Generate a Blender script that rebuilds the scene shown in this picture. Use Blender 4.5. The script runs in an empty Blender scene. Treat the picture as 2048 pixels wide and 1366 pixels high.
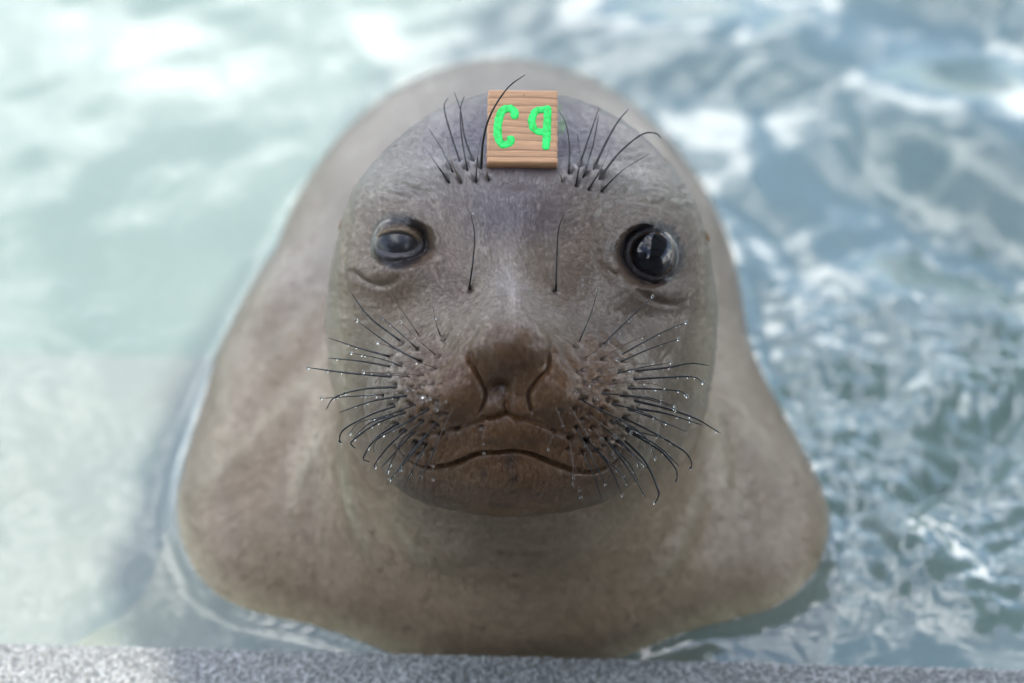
import bpy, math, random
import numpy as np
from mathutils import Vector, Matrix, Quaternion

random.seed(4)
RNG = np.random.default_rng(11)
S = bpy.context.scene
COL = S.collection

# ------------------------------------------------------------------ camera
PITCH = math.radians(38.0)
CAM_H = 1.323
LENS = 85.0
K = 36.0 / LENS / 2048.0            # metres per photo pixel per metre of depth
cam_d = bpy.data.cameras.new('camera')
cam = bpy.data.objects.new('camera', cam_d)
COL.objects.link(cam)
cam.location = (0, 0, CAM_H)
cam.rotation_euler = (math.pi / 2 - PITCH, 0, 0)
cam_d.lens = LENS
cam_d.sensor_width = 36
cam_d.clip_end = 500
cam_d.dof.use_dof = True
cam_d.dof.focus_distance = 1.595
cam_d.dof.aperture_fstop = 2.8
S.camera = cam

# ------------------------------------------------------------------ light
SUN_EL, SUN_AZ = math.radians(70), math.radians(90)   # azimuth clockwise from +Y
w = bpy.data.worlds.new('World')
S.world = w
w.use_nodes = True
nt = w.node_tree
for n in list(nt.nodes):
    nt.nodes.remove(n)
wo = nt.nodes.new('ShaderNodeOutputWorld')
bg = nt.nodes.new('ShaderNodeBackground')
bg.inputs['Strength'].default_value = 0.15
sky = nt.nodes.new('ShaderNodeTexSky')
sky.sky_type = 'NISHITA'
sky.sun_disc = False
sky.sun_elevation = SUN_EL
sky.sun_rotation = SUN_AZ
tc = nt.nodes.new('ShaderNodeTexCoord')
cn = nt.nodes.new('ShaderNodeTexNoise')
cn.inputs['Scale'].default_value = 3.2
cn.inputs['Detail'].default_value = 7
cn.inputs['Roughness'].default_value = 0.55
cn.inputs['Distortion'].default_value = 0.4
cr = nt.nodes.new('ShaderNodeMapRange')
cr.interpolation_type = 'SMOOTHSTEP'
cr.inputs['From Min'].default_value = 0.48
cr.inputs['From Max'].default_value = 0.66
cm = nt.nodes.new('ShaderNodeMix')
cm.data_type = 'RGBA'
cm.inputs['B'].default_value = (17, 17.3, 17.6, 1)
nt.links.new(tc.outputs['Generated'], cn.inputs['Vector'])
nt.links.new(cn.outputs['Fac'], cr.inputs['Value'])
nt.links.new(cr.outputs['Result'], cm.inputs['Factor'])
nt.links.new(sky.outputs['Color'], cm.inputs['A'])
nt.links.new(cm.outputs['Result'], bg.inputs['Color'])
nt.links.new(bg.outputs['Background'], wo.inputs['Surface'])

sd = bpy.data.lights.new('sun', 'SUN')
sd.energy = 2.0
sd.angle = math.radians(0.5)
sd.color = (1.0, 0.95, 0.87)
sun = bpy.data.objects.new('sun', sd)
COL.objects.link(sun)
sdir = Vector((math.sin(SUN_AZ) * math.cos(SUN_EL), math.cos(SUN_AZ) * math.cos(SUN_EL), math.sin(SUN_EL)))
sun.rotation_euler = sdir.to_track_quat('Z', 'Y').to_euler()
sun.location = (4, 0, 6)

S.view_settings.view_transform = 'Standard'
S.view_settings.look = 'None'
S.view_settings.exposure = 1.25
S.view_settings.gamma = 1.0
S.view_settings.use_curve_mapping = False
S.render.engine = 'CYCLES'
S.cycles.max_bounces = 10
S.cycles.transparent_max_bounces = 12
S.cycles.use_denoising = True
S.cycles.sample_clamp_indirect = 5.0

# ------------------------------------------------------------------ helpers
RX = np.array([1.0, 0, 0])
UP = np.array([0, math.sin(PITCH), math.cos(PITCH)])
FW = np.array([0, math.cos(PITCH), -math.sin(PITCH)])
CP = np.array([0, 0, CAM_H])
R3 = np.stack([RX, UP, FW])          # rows: camera axes in the world

def to_world(c):
    return np.asarray(c) @ R3 + CP

def to_cam(p):
    return (np.asarray(p) - CP) @ R3.T

def cpt(u, v, d):
    """view-frame point seen at photo pixel (u, v) at depth d"""
    return np.array([(u - 1024) * K * d, (683 - v) * K * d, d])

def pix(c):
    return 1024 + c[:, 0] / (K * c[:, 2]), 683 - c[:, 1] / (K * c[:, 2])

def ground_pt(u, v, z):
    r = cpt(u, v, 1.0) @ R3
    t = (z - CAM_H) / r[2]
    return CP + r * t

def tag(o, label=None, cat=None, group=None, kind=None):
    if label: o['label'] = label
    if cat: o['category'] = cat
    if group: o['group'] = group
    if kind: o['kind'] = kind
    return o

def mesh_obj(name, verts, faces, mat=None, parent=None, smooth=True):
    me = bpy.data.meshes.new(name)
    verts = np.asarray(verts, dtype=np.float32)
    if isinstance(faces, np.ndarray):
        nf, k = faces.shape
        me.vertices.add(len(verts))
        me.vertices.foreach_set('co', verts.ravel())
        me.loops.add(nf * k)
        me.loops.foreach_set('vertex_index', faces.astype(np.int32).ravel())
        me.polygons.add(nf)
        me.polygons.foreach_set('loop_start', np.arange(0, nf * k, k, dtype=np.int32))
        me.polygons.foreach_set('loop_total', np.full(nf, k, dtype=np.int32))
        me.update(calc_edges=True)
    else:
        me.from_pydata([tuple(map(float, v)) for v in verts], [], [tuple(f) for f in faces])
        me.update()
    if smooth:
        me.polygons.foreach_set('use_smooth', np.ones(len(me.polygons), dtype=bool))
    if mat: me.materials.append(mat)
    o = bpy.data.objects.new(name, me)
    COL.objects.link(o)
    if parent: o.parent = parent
    return o

def mixed_mesh_obj(name, verts, quads, ngons, mat=None, parent=None):
    me = bpy.data.meshes.new(name)
    verts = np.asarray(verts, dtype=np.float32)
    li = np.concatenate([quads.astype(np.int32).ravel()] + [np.array(g_, dtype=np.int32) for g_ in ngons])
    tot = np.concatenate([np.full(len(quads), 4, dtype=np.int32), np.array([len(g_) for g_ in ngons], dtype=np.int32)])
    st = np.concatenate([[0], np.cumsum(tot)[:-1]]).astype(np.int32)
    me.vertices.add(len(verts)); me.vertices.foreach_set('co', verts.ravel())
    me.loops.add(len(li)); me.loops.foreach_set('vertex_index', li)
    me.polygons.add(len(tot)); me.polygons.foreach_set('loop_start', st); me.polygons.foreach_set('loop_total', tot)
    me.update(calc_edges=True)
    me.polygons.foreach_set('use_smooth', np.ones(len(tot), dtype=bool))
    if mat: me.materials.append(mat)
    o = bpy.data.objects.new(name, me); COL.objects.link(o)
    if parent: o.parent = parent
    return o

def colour_attr(me, name, rgb):
    a = me.color_attributes.new(name, 'FLOAT_COLOR', 'POINT')
    c = np.ones((len(rgb), 4), dtype=np.float32)
    c[:, :3] = rgb
    a.data.foreach_set('color', c.ravel())

def new_mat(name):
    m = bpy.data.materials.new(name)
    m.use_nodes = True
    nt = m.node_tree
    for n in list(nt.nodes): nt.nodes.remove(n)
    out = nt.nodes.new('ShaderNodeOutputMaterial')
    return m, nt, out

def pbsdf(nt, out=None, **kw):
    b = nt.nodes.new('ShaderNodeBsdfPrincipled')
    for k, v in kw.items():
        b.inputs[k.replace('_', ' ')].default_value = v
    if out: nt.links.new(b.outputs[0], out.inputs['Surface'])
    return b

def N(nt, t, **kw):
    n = nt.nodes.new(t)
    for k, v in kw.items():
        k2 = k.replace('_', ' ')
        if k2 in n.inputs: n.inputs[k2].default_value = v
        else: setattr(n, k, v)
    return n

def ramp(nt, stops):
    r = nt.nodes.new('ShaderNodeValToRGB')
    e = r.color_ramp.elements
    while len(e) < len(stops): e.new(0.5)
    for i, (p, c) in enumerate(stops):
        e[i].position = p
        e[i].color = (*c, 1)
    return r

def box_vf(x0, x1, y0, y1, z0, z1):
    v = [(x, y, z) for x in (x0, x1) for y in (y0, y1) for z in (z0, z1)]
    f = [(0, 1, 3, 2), (4, 6, 7, 5), (0, 4, 5, 1), (2, 3, 7, 6), (0, 2, 6, 4), (1, 5, 7, 3)]
    return v, f

def sines(x, y, waves):
    h = np.zeros_like(x)
    for kx, ky, a, p in waves:
        h += a * np.sin(kx * x + ky * y + p)
    return h

def wave_set(n, l0, l1, amp, power, rng, spread=math.pi, heading=0.0):
    out = []
    for i in range(n):
        L = l0 * (l1 / l0) ** rng.random()
        th = heading + spread * (rng.random() * 2 - 1)
        k = 2 * math.pi / L
        out.append((k * math.cos(th), k * math.sin(th), amp * (L / l1) ** power, rng.random() * 6.283))
    return out

# value noise on points (numpy), smooth, hash based
def vnoise(p, seed=0):
    p = np.asarray(p, dtype=np.float64)
    i = np.floor(p).astype(np.int64)
    f = p - i
    f = f * f * (3 - 2 * f)
    def h(ix, iy, iz):
        n = (ix * 374761393 + iy * 668265263 + iz * 2147483647 + seed * 1274126177) & 0xffffffff
        n = ((n ^ (n >> 13)) * 1274126177) & 0xffffffff
        return ((n ^ (n >> 16)) & 0xffff) / 65535.0
    r = 0
    for dx in (0, 1):
        wx = f[:, 0] if dx else 1 - f[:, 0]
        for dy in (0, 1):
            wy = f[:, 1] if dy else 1 - f[:, 1]
            for dz in (0, 1):
                wz = f[:, 2] if dz else 1 - f[:, 2]
                r = r + wx * wy * wz * h(i[:, 0] + dx, i[:, 1] + dy, i[:, 2] + dz)
    return r

# ------------------------------------------------------------------ the seal's form
def smin(a, b, k):
    h = np.maximum(k - np.abs(a - b), 0) / k
    return np.minimum(a, b) - h * h * k * 0.25

def ell(p, c, r):
    q = (p - c) / r
    k0 = np.sqrt((q * q).sum(1))
    q2 = q / r
    k1 = np.sqrt((q2 * q2).sum(1))
    return k0 * (k0 - 1.0) / np.maximum(k1, 1e-9)

def capsule(p, a, b, ra, rb):
    ab = b - a
    t = np.clip(((p - a) @ ab) / (ab @ ab), 0, 1)
    d = np.linalg.norm(p - a - t[:, None] * ab, axis=1)
    return d - (ra + (rb - ra) * t)

def A(*x): return np.array(x, dtype=np.float64)

def sdf(c):
    """signed distance-like field, view-frame coordinates"""
    wp = to_world(c)
    # trunk, in world axes
    d = ell(wp, A(-0.008, 1.515, -0.075), A(0.270, 0.222, 0.215))
    d = smin(d, ell(wp, A(-0.186, 1.448, -0.06), A(0.085, 0.115, 0.135)), 0.05)
    d = smin(d, ell(wp, A(0.176, 1.440, -0.06), A(0.088, 0.107, 0.13)), 0.05)
    d = smin(d, ell(wp, A(-0.008, 1.72, -0.02), A(0.219, 0.365, 0.195)), 0.06)
    d = smin(d, ell(wp, A(-0.178, 1.59, -0.03), A(0.075, 0.16, 0.14)), 0.06)
    d = smin(d, ell(wp, A(-0.02, 2.28, -0.38), A(0.15, 0.50, 0.11)), 0.15)
    # neck
    d = smin(d, capsule(c, cpt(1043, 700, 1.80), cpt(1040, 985, 1.905), 0.124, 0.138), 0.09)
    # head
    h = ell(c, cpt(1043, 560, 1.735), A(0.134, 0.134, 0.128))
    h = smin(h, ell(c, cpt(1046, 700, 1.76), A(0.1315, 0.135, 0.125)), 0.03)
    h = smin(h, ell(c, cpt(1030, 620, 1.655), A(0.062, 0.085, 0.075)), 0.06)
    h = smin(h, ell(c, cpt(1024, 800, 1.615), A(0.088, 0.058, 0.062)), 0.035)
    h = smin(h, ell(c, cpt(1024, 925, 1.627), A(0.074, 0.034, 0.054)), 0.03)
    h = smin(h, ell(c, cpt(866, 830, 1.635), A(0.040, 0.046, 0.050)), 0.03)
    h = smin(h, ell(c, cpt(1184, 830, 1.635), A(0.040, 0.046, 0.050)), 0.03)
    h = smin(h, ell(c, cpt(1018, 728, 1.572), A(0.034, 0.033, 0.034)), 0.035)
    d = smin(d, h, 0.05)
    # fore flippers, under the water
    d = smin(d, ell(wp, A(-.262, 1.335, -.05), A(.085, .05, .022)), .03)
    for sx in (-1,):
        f = ell(wp @ np.array([[math.cos(.5 * sx), -math.sin(.5 * sx), 0], [math.sin(.5 * sx), math.cos(.5 * sx), 0], [0, 0, 1]]),
                A(*(np.array([0.27 * sx - 0.008, 1.37, -0.085]) @ np.array([[math.cos(.5 * sx), -math.sin(.5 * sx), 0], [math.sin(.5 * sx), math.cos(.5 * sx), 0], [0, 0, 1]]))),
                A(0.062, 0.15, 0.028))
        d = smin(d, f, 0.06)
    return np.maximum(d, -0.235 - wp[:, 2])

def grad(c, e=4e-4):
    g = np.zeros_like(c)
    for s in ((1, -1, -1), (-1, -1, 1), (-1, 1, -1), (1, 1, 1)):
        s = np.array(s, dtype=np.float64)
        g += s * sdf(c + s * e)[:, None]
    return g / np.maximum(np.linalg.norm(g, axis=1, keepdims=True), 1e-12)

def surface_nets(lo, hi, h):
    n = np.ceil((hi - lo) / h).astype(int) + 1
    ax = [lo[i] + np.arange(n[i]) * h for i in range(3)]
    V = np.empty(n, dtype=np.float64)
    yy, zz = np.meshgrid(ax[1], ax[2], indexing='ij')
    for i in range(n[0]):
        p = np.stack([np.full(yy.size, ax[0][i]), yy.ravel(), zz.ravel()], 1)
        V[i] = sdf(to_cam(p)).reshape(n[1], n[2])
    s = V < 0
    m = n - 1
    acc = np.zeros((*m, 3)); cnt = np.zeros(m)
    corner = [(i, j, k) for i in (0, 1) for j in (0, 1) for k in (0, 1)]
    def sub(a, o): return a[o[0]:o[0] + m[0], o[1]:o[1] + m[1], o[2]:o[2] + m[2]]
    for a in corner:
        for axis in range(3):
            if a[axis]: continue
            b = list(a); b[axis] = 1; b = tuple(b)
            va, vb = sub(V, a), sub(V, b)
            x = (va < 0) != (vb < 0)
            t = np.where(x, va / np.where(x, va - vb, 1), 0)
            for q in range(3):
                acc[..., q] += np.where(x, a[q] + (t if q == axis else 0), 0)
            cnt += x
    act = cnt > 0
    idx = -np.ones(m, dtype=np.int64)
    idx[act] = np.arange(act.sum())
    cell = np.argwhere(act)
    P = lo + (cell + acc[act] / cnt[act][:, None]) * h
    F = []
    for axis in range(3):
        u, v = (axis + 1) % 3, (axis + 2) % 3
        sl0 = [slice(1, -1)] * 3; sl1 = [slice(1, -1)] * 3
        sl0[axis] = slice(0, -1); sl1[axis] = slice(1, None)
        s0, s1 = s[tuple(sl0)], s[tuple(sl1)]
        for flip, msk in ((0, s0 & ~s1), (1, ~s0 & s1)):
            e = np.argwhere(msk)
            off = np.ones(3, dtype=int); off[axis] = 0
            e = e + off
            def at(du, dv):
                q = e.copy(); q[:, u] += du; q[:, v] += dv
                return idx[q[:, 0], q[:, 1], q[:, 2]]
            f = np.stack([at(-1, -1), at(0, -1), at(0, 0), at(-1, 0)], 1)
            F.append(f[:, ::-1] if flip else f)
    return P, np.concatenate(F)

def subdivide(P, F):
    nv = len(P)
    e = np.stack([F, np.roll(F, -1, 1)], 2).reshape(-1, 2)
    e = np.sort(e, 1)
    key = e[:, 0] * nv + e[:, 1]
    uq, inv = np.unique(key, return_inverse=True)
    em = (P[uq // nv] + P[uq % nv]) / 2
    fm = P[F].mean(1)
    ei = inv.reshape(-1, 4) + nv
    fi = np.arange(len(F)) + nv + len(uq)
    Q = np.concatenate([P, em, fm])
    G = np.concatenate([np.stack([F[:, k], ei[:, k], fi, ei[:, k - 1]], 1) for k in range(4)])
    return Q, G

def refine(P, F, NG, mask):
    """split the masked quads in four; quads beside them take the new edge points and become n-gons"""
    nv = len(P)
    M = F[mask]
    e = np.sort(np.stack([M, np.roll(M, -1, 1)], 2).reshape(-1, 2), 1)
    uq, inv = np.unique(e[:, 0] * nv + e[:, 1], return_inverse=True)
    em = (P[uq // nv] + P[uq % nv]) / 2
    ei = inv.reshape(-1, 4) + nv
    fi = np.arange(len(M)) + nv + len(uq)
    Q = np.concatenate([P, em, P[M].mean(1)])
    G = np.concatenate([np.stack([M[:, k], ei[:, k], fi, ei[:, k - 1]], 1) for k in range(4)])
    R = F[~mask]
    er = np.sort(np.stack([R, np.roll(R, -1, 1)], 2).reshape(-1, 2), 1)
    kr = er[:, 0] * nv + er[:, 1]
    pos = np.clip(np.searchsorted(uq, kr), 0, len(uq) - 1)
    hit = (uq[pos] == kr).reshape(-1, 4); pos = pos.reshape(-1, 4) + nv
    touch = hit.any(1)
    NG = list(NG)
    for f4, h4, p4 in zip(R[touch], hit[touch], pos[touch]):
        g_ = []
        for k in range(4):
            g_.append(int(f4[k]))
            if h4[k]: g_.append(int(p4[k]))
        NG.append(g_)
    return Q, np.concatenate([R[~touch], G]), NG

P, F = surface_nets(A(-0.36, 1.14, -0.26), A(0.36, 2.6, 0.48), 0.0085)
P, F = subdivide(P, F)
P, F = subdivide(P, F)
C = to_cam(P)
for _ in range(2):
    C -= sdf(C)[:, None] * grad(C) * 0.9
NGON = []
for lev in (0, 1):
    n_ = grad(C); u_, v_ = pix(C)
    fc = -(n_ * C).sum(1) / np.linalg.norm(C, axis=1)
    if lev == 0: mk = (fc > -.05) & (C[:, 2] < 1.79) & (v_ > 130) & (v_ < 1090) & (u_ > 640) & (u_ < 1440)
    else: mk = (fc > .10) & (C[:, 2] < 1.74) & (v_ > 300) & (v_ < 1050) & (u_ > 690) & (u_ < 1400)
    ngv = np.zeros(len(C), dtype=bool)
    for g_ in NGON: ngv[g_] = True
    C, F, NGON = refine(C, F, NGON, mk[F].all(1) & ~ngv[F].any(1))
for _ in range(2):
    C -= sdf(C)[:, None] * grad(C) * 0.9
NRM = grad(C)
# facets turned towards the camera on the head front get one more level is not needed: 2 mm quads
U, V = pix(C)
view = -C / np.linalg.norm(C, axis=1, keepdims=True)
facing = (NRM * view).sum(1)

# ------------------------------------------------------------------ features of the face (photo-pixel units, ~0.33 mm each)
HEAD = (facing > 0.02) & (C[:, 2] < 1.80) & (V < 1090) & (U > 640) & (U < 1440)
disp = np.zeros(len(C))
iH = np.nonzero(HEAD)[0]
u, v = U[iH].copy(), V[iH].copy()
wob = (vnoise(np.stack([u / 40, v / 40, 0 * u], 1), 3) - .5)
u += 4 * wob
v += 4 * (vnoise(np.stack([u / 40, v / 40, 0 * u], 1), 7) - .5)

def catmull(pts, n=8):
    p = np.array(pts, dtype=np.float64)
    p = np.vstack([2 * p[0] - p[1], p, 2 * p[-1] - p[-2]])
    out = []
    for i in range(1, len(p) - 2):
        for t in np.arange(n) / n:
            a, b, c, d = p[i - 1], p[i], p[i + 1], p[i + 2]
            out.append(.5 * (2 * b + (c - a) * t + (2 * a - 5 * b + 4 * c - d) * t * t + (3 * b - 3 * c + d - a) * t ** 3))
    out.append(p[-2])
    return np.array(out)

def polydist(x, y, pts):
    """distance, side (+ = left of travel in image axes) and fraction along a polyline"""
    p = catmull(pts, 5)
    best = np.full(len(x), 1e9); side = np.zeros(len(x)); frac = np.zeros(len(x))
    lo_, hi_ = p.min(0) - 90, p.max(0) + 90
    ix = np.nonzero((x > lo_[0]) & (x < hi_[0]) & (y > lo_[1]) & (y < hi_[1]))[0]
    xs, ys = x[ix], y[ix]
    n = len(p) - 1
    bl, sl, fl = np.full(len(ix), 1e9), np.zeros(len(ix)), np.zeros(len(ix))
    for i in range(n):
        a, b = p[i], p[i + 1]
        d = b - a
        L = max(d @ d, 1e-9)
        t = np.clip(((xs - a[0]) * d[0] + (ys - a[1]) * d[1]) / L, 0, 1)
        ex, ey = xs - a[0] - t * d[0], ys - a[1] - t * d[1]
        e = ex * ex + ey * ey
        m = e < bl
        bl = np.where(m, e, bl)
        sl = np.where(m, d[0] * ey - d[1] * ex, sl)
        fl = np.where(m, (i + t) / n, fl)
    best[ix] = np.sqrt(bl); side[ix] = sl; frac[ix] = fl
    return best, np.sign(side), frac

def taper(f, p=.4):
    return np.clip(4 * f * (1 - f), 0, 1) ** p

def crease(pts, depth, width, lip=0.0, lipw=20, side=1, full=False, x=None, y=None, tp=.4):
    x = u if x is None else x; y = v if y is None else y
    d, s, f = polydist(x, y, pts)
    t = np.ones_like(d) if full else taper(f, tp)
    r = -depth * t * np.exp(-(d / width) ** 2)
    if lip:
        r = r + lip * t * np.where(s == side, (1 - np.exp(-(d / width) ** 2)) * np.exp(-d / lipw), 0)
    return r

def blob(u0, v0, su, sv, amp, rot=0.0, x=None, y=None):
    x = u if x is None else x; y = v if y is None else y
    c, s_ = math.cos(rot), math.sin(rot)
    dx, dy = x - u0, y - v0
    a, b = c * dx + s_ * dy, -s_ * dx + c * dy
    return amp * np.exp(-(a / su) ** 2 - (b / sv) ** 2)

MOUTH = [(786, 882), (800, 902), (826, 925), (858, 934), (900, 927), (940, 912), (980, 903), (1020, 899), (1055, 905), (1092, 919), (1130, 934), (1172, 944), (1206, 938), (1232, 922), (1250, 898)]
PADLINE = [(800, 866), (840, 870), (880, 864), (907, 859), (927, 850), (955, 839), (985, 832), (1014, 827), (1040, 832), (1062, 838), (1100, 853), (1130, 868), (1165, 876), (1200, 874), (1235, 860)]
NOSTRIL_L = [(938, 706), (942, 724), (953, 738), (961, 756), (968, 780), (969, 801), (962, 822)]
NOSTRIL_R = [(1095, 706), (1089, 736), (1075, 752), (1066, 768), (1057, 788), (1058, 806), (1062, 822)]
f = np.zeros(len(u))
# broad forms
f += blob(1020, 590, 46, 110, 4.0)
f += blob(1022, 690, 62, 55, 3.5)
f += blob(975, 700, 40, 30, 2.0) + blob(1068, 690, 40, 30, 2.0)
f += blob(908, 785, 42, 46, 5.5, .2) + blob(1108, 782, 42, 46, 5.5, -.2)
f += blob(838, 790, 58, 70, 4.5) + blob(1196, 786, 58, 70, 4.5)
f += blob(880, 700, 38, 50, -2.5, .6) + blob(1160, 690, 38, 50, -2.5, -.6)
f += blob(800, 620, 60, 50, -2.0) + blob(1230, 640, 60, 40, -2.0)
f += blob(930, 470, 34, 70, -3.5, .1) + blob(1130, 470, 40, 70, -3.0, -.1)
f += blob(775, 375, 80, 42, 2.2, -.35) + blob(1290, 390, 84, 42, 2.2, .35)
f += blob(920, 345, 62, 26, 4.0, -.1) + blob(1170, 355, 62, 26, 4.0, .1)
f += blob(1035, 365, 50, 18, -1.5)
f += blob(770, 545, 60, 24, 1.6) + blob(1300, 580, 60, 22, 2.0, .2)
f += blob(745, 600, 80, 22, -.8) + blob(1310, 632, 70, 20, -.8)
f += blob(1024, 960, 90, 36, 3.0)
f += blob(1016, 862, 70, 20, 2.0)
f += blob(1015, 782, 44, 40, -2.2) + blob(1020, 702, 52, 34, 2.2) + blob(905, 792, 34, 44, 1.8) + blob(1112, 790, 34, 44, 1.8)
f += blob(948, 716, 9, 20, -1.6, -.35) + blob(1090, 714, 9, 20, -1.6, .35)
f += blob(1020, 690, 70, 44, 2.2)
f += blob(997, 776, 17, 17, -3.2) + blob(1014, 806, 8, 26, -1.6) + blob(1030, 790, 14, 24, 1.0) + blob(988, 812, 18, 14, 1.5) + blob(1036, 814, 18, 14, 1.5)
f += blob(938, 578, 16, 12, -1.2) + blob(1116, 585, 16, 12, -1.2)
f *= 1.7
# folds
f += crease(MOUTH, 7.0, 4.8, 4.2, 36, -1, tp=.18)
f += crease(PADLINE, 2.2, 5.5, 2.4, 30, -1)
f += crease(NOSTRIL_L, 4.6, 3.4, 1.4, 22, 1)
f += crease(NOSTRIL_R, 4.6, 3.4, 1.4, 22, -1)
f += crease([(937, 712), (940, 694), (950, 674), (966, 655)], 2.6, 12)
f += crease([(1096, 712), (1098, 690), (1092, 668), (1080, 650)], 2.6, 12)
f += crease([(950, 664), (914, 691), (898, 720), (884, 760)], 1.8, 12, 1.2, 30, -1)
f += crease([(1092, 652), (1124, 684), (1136, 715), (1150, 752)], 2.4, 8, 1.5, 30, 1)
f += crease([(962, 826), (984, 834), (1014, 827), (1038, 835), (1060, 828)], 2.5, 5)
f += crease([(708, 540), (715, 550), (732, 564), (756, 572), (782, 567), (806, 550)], 2.2, 6.5, 1.2, 20, -1)
f += crease([(1200, 520), (1222, 545), (1251, 562), (1278, 585), (1302, 600), (1326, 609), (1356, 611)], 2.4, 7, 1.2, 20, -1)
f += crease([(858, 500), (872, 508), (864, 524), (872, 548), (882, 575)], 1.6, 6)
f += crease([(1185, 480), (1196, 510), (1204, 538), (1226, 570)], 1.8, 6)
f += crease([(765, 372), (800, 372), (840, 385), (866, 410), (876, 440)], 1.4, 6)
f += crease([(1190, 440), (1215, 415), (1260, 408), (1320, 415), (1365, 440)], 1.2, 7)
f += crease([(870, 640), (800, 690), (772, 740), (766, 790), (780, 840), (800, 878)], 3.0, 7, 2.5, 30, -1)
f += crease([(1190, 655), (1245, 700), (1272, 745), (1284, 800), (1270, 850), (1248, 895)], 2.6, 7, 2.5, 30, 1)
# long soft folds at the sides of the head
for pts, a_, w_ in (([(770, 330), (726, 400), (708, 480), (706, 560), (722, 640)], 1.6, 8),
                    ([(700, 420), (688, 500), (684, 590), (690, 680), (694, 780)], 1.5, 8),
                    ([(1372, 380), (1398, 460), (1408, 560), (1404, 660)], 1.5, 8),
                    ([(1386, 560), (1372, 650), (1340, 730), (1320, 790)], 1.0, 8),
                    ([(840, 240), (930, 205), (1043, 196), (1160, 212), (1260, 262)], 1.2, 8)):
    f += -crease(pts, a_, w_)
# short wrinkles by the whisker pads and over the eyes
wr = np.random.default_rng(5)
for i in range(16):
    cx_, cy_ = (1290 + wr.random() * 60, 690 + wr.random() * 110)
    f += crease([(cx_, cy_), (cx_ - 14, cy_ + 28), (cx_ - 20, cy_ + 52)], .5, 3.2)
for i in range(46):
    sx_ = wr.random() < .5
    cx_ = (1240 + wr.random() * 110) if sx_ else (740 + wr.random() * 110)
    cy_ = (375 + wr.random() * 60) if sx_ else (370 + wr.random() * 50)
    ll = 12 + 16 * wr.random()
    f += crease([(cx_, cy_), (cx_ + ll, cy_ + 5 * (wr.random() - .4)), (cx_ + 2 * ll, cy_ + 10 * (wr.random() - .3))], .35, 3)
f += 0.25 * (vnoise(np.stack([u / 9, v / 9, 0 * u], 1), 21) - .5) * 2 + .5 * (vnoise(np.stack([u / 26, v / 26, 0 * u], 1), 23) - .5)

# whisker list: base -> ... -> tip in photo pixels, thickness
Z6 = lambda p: (600 + p[0] / 3.415, 560 + p[1] / 3.415)
Z7 = lambda p: (1100 + p[0] / 2.97, 560 + p[1] / 2.97)
Z3 = lambda p: (840 + p[0] / 3.938, 120 + p[1] / 3.938)
WH = []
for thick, *pp in ((1.0, (690, 420), (470, 250), (345, 80)), (.6, (810, 375), (690, 200), (570, 30)), (.7, (800, 470), (670, 350), (530, 235)),
        (.9, (825, 555), (640, 460), (385, 275)), (.6, (690, 490), (600, 450), (520, 425)), (.6, (960, 385), (925, 280), (905, 145)),
        (.6, (925, 510), (820, 420), (685, 285)), (1.0, (612, 522), (420, 470), (185, 392)), (.7, (700, 592), (540, 535), (345, 497)),
        (1.0, (615, 590), (420, 555), (195, 533)), (.4, (935, 605), (830, 570), (690, 550)), (1.1, (632, 660), (330, 635), (55, 598)),
        (.6, (752, 662), (560, 640), (385, 628)), (.5, (852, 648), (640, 638), (430, 628)), (1.0, (680, 730), (430, 745), (240, 800), (178, 885)),
        (.6, (805, 740), (590, 770), (460, 815)), (.5, (910, 705), (760, 745), (590, 770)), (1.0, (738, 788), (500, 825), (265, 905)),
        (.4, (975, 708), (890, 715), (800, 730)), (1.0, (660, 858), (480, 920), (300, 1020), (270, 1095), (290, 1115)), (.7, (805, 845), (590, 925), (400, 975), (340, 1050)),
        (1.0, (725, 900), (520, 980), (360, 1095), (355, 1130), (380, 1150)), (.4, (870, 785), (850, 790), (825, 798)), (.8, (880, 880), (680, 1000), (500, 1100), (440, 1210)),
        (.9, (640, 922), (480, 975), (360, 1080)), (.7, (798, 930), (600, 1040), (510, 1110), (505, 1180)), (1.0, (680, 970), (520, 1080), (432, 1212), (480, 1245)),
        (1.0, (730, 1015), (600, 1140), (515, 1250), (512, 1282)), (1.0, (785, 1032), (670, 1150), (552, 1285)), (.7, (855, 950), (700, 1090), (620, 1250), (592, 1325)),
        (.9, (862, 1050), (740, 1210), (612, 1366)), (.7, (932, 962), (830, 1110), (730, 1230), (680, 1310)), (.9, (800, 1096), (700, 1250), (590, 1400)),
        (.8, (862, 1112), (790, 1260), (700, 1420)), (.7, (965, 1040), (900, 1200), (830, 1330), (800, 1400)), (.6, (1045, 880), (960, 1060), (912, 1230), (906, 1366)),
        (.4, (940, 790), (890, 805), (830, 830)), (.4, (1020, 800), (970, 850), (930, 885)), (.9, (572, 782), (430, 790), (145, 808)), (.4, (1080, 1005), (1090, 1060), (1103, 1130)), (.4, (1245, 990), (1250, 1090), (1258, 1195))):
    WH.append((thick, [Z6(q) for q in pp]))
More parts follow.
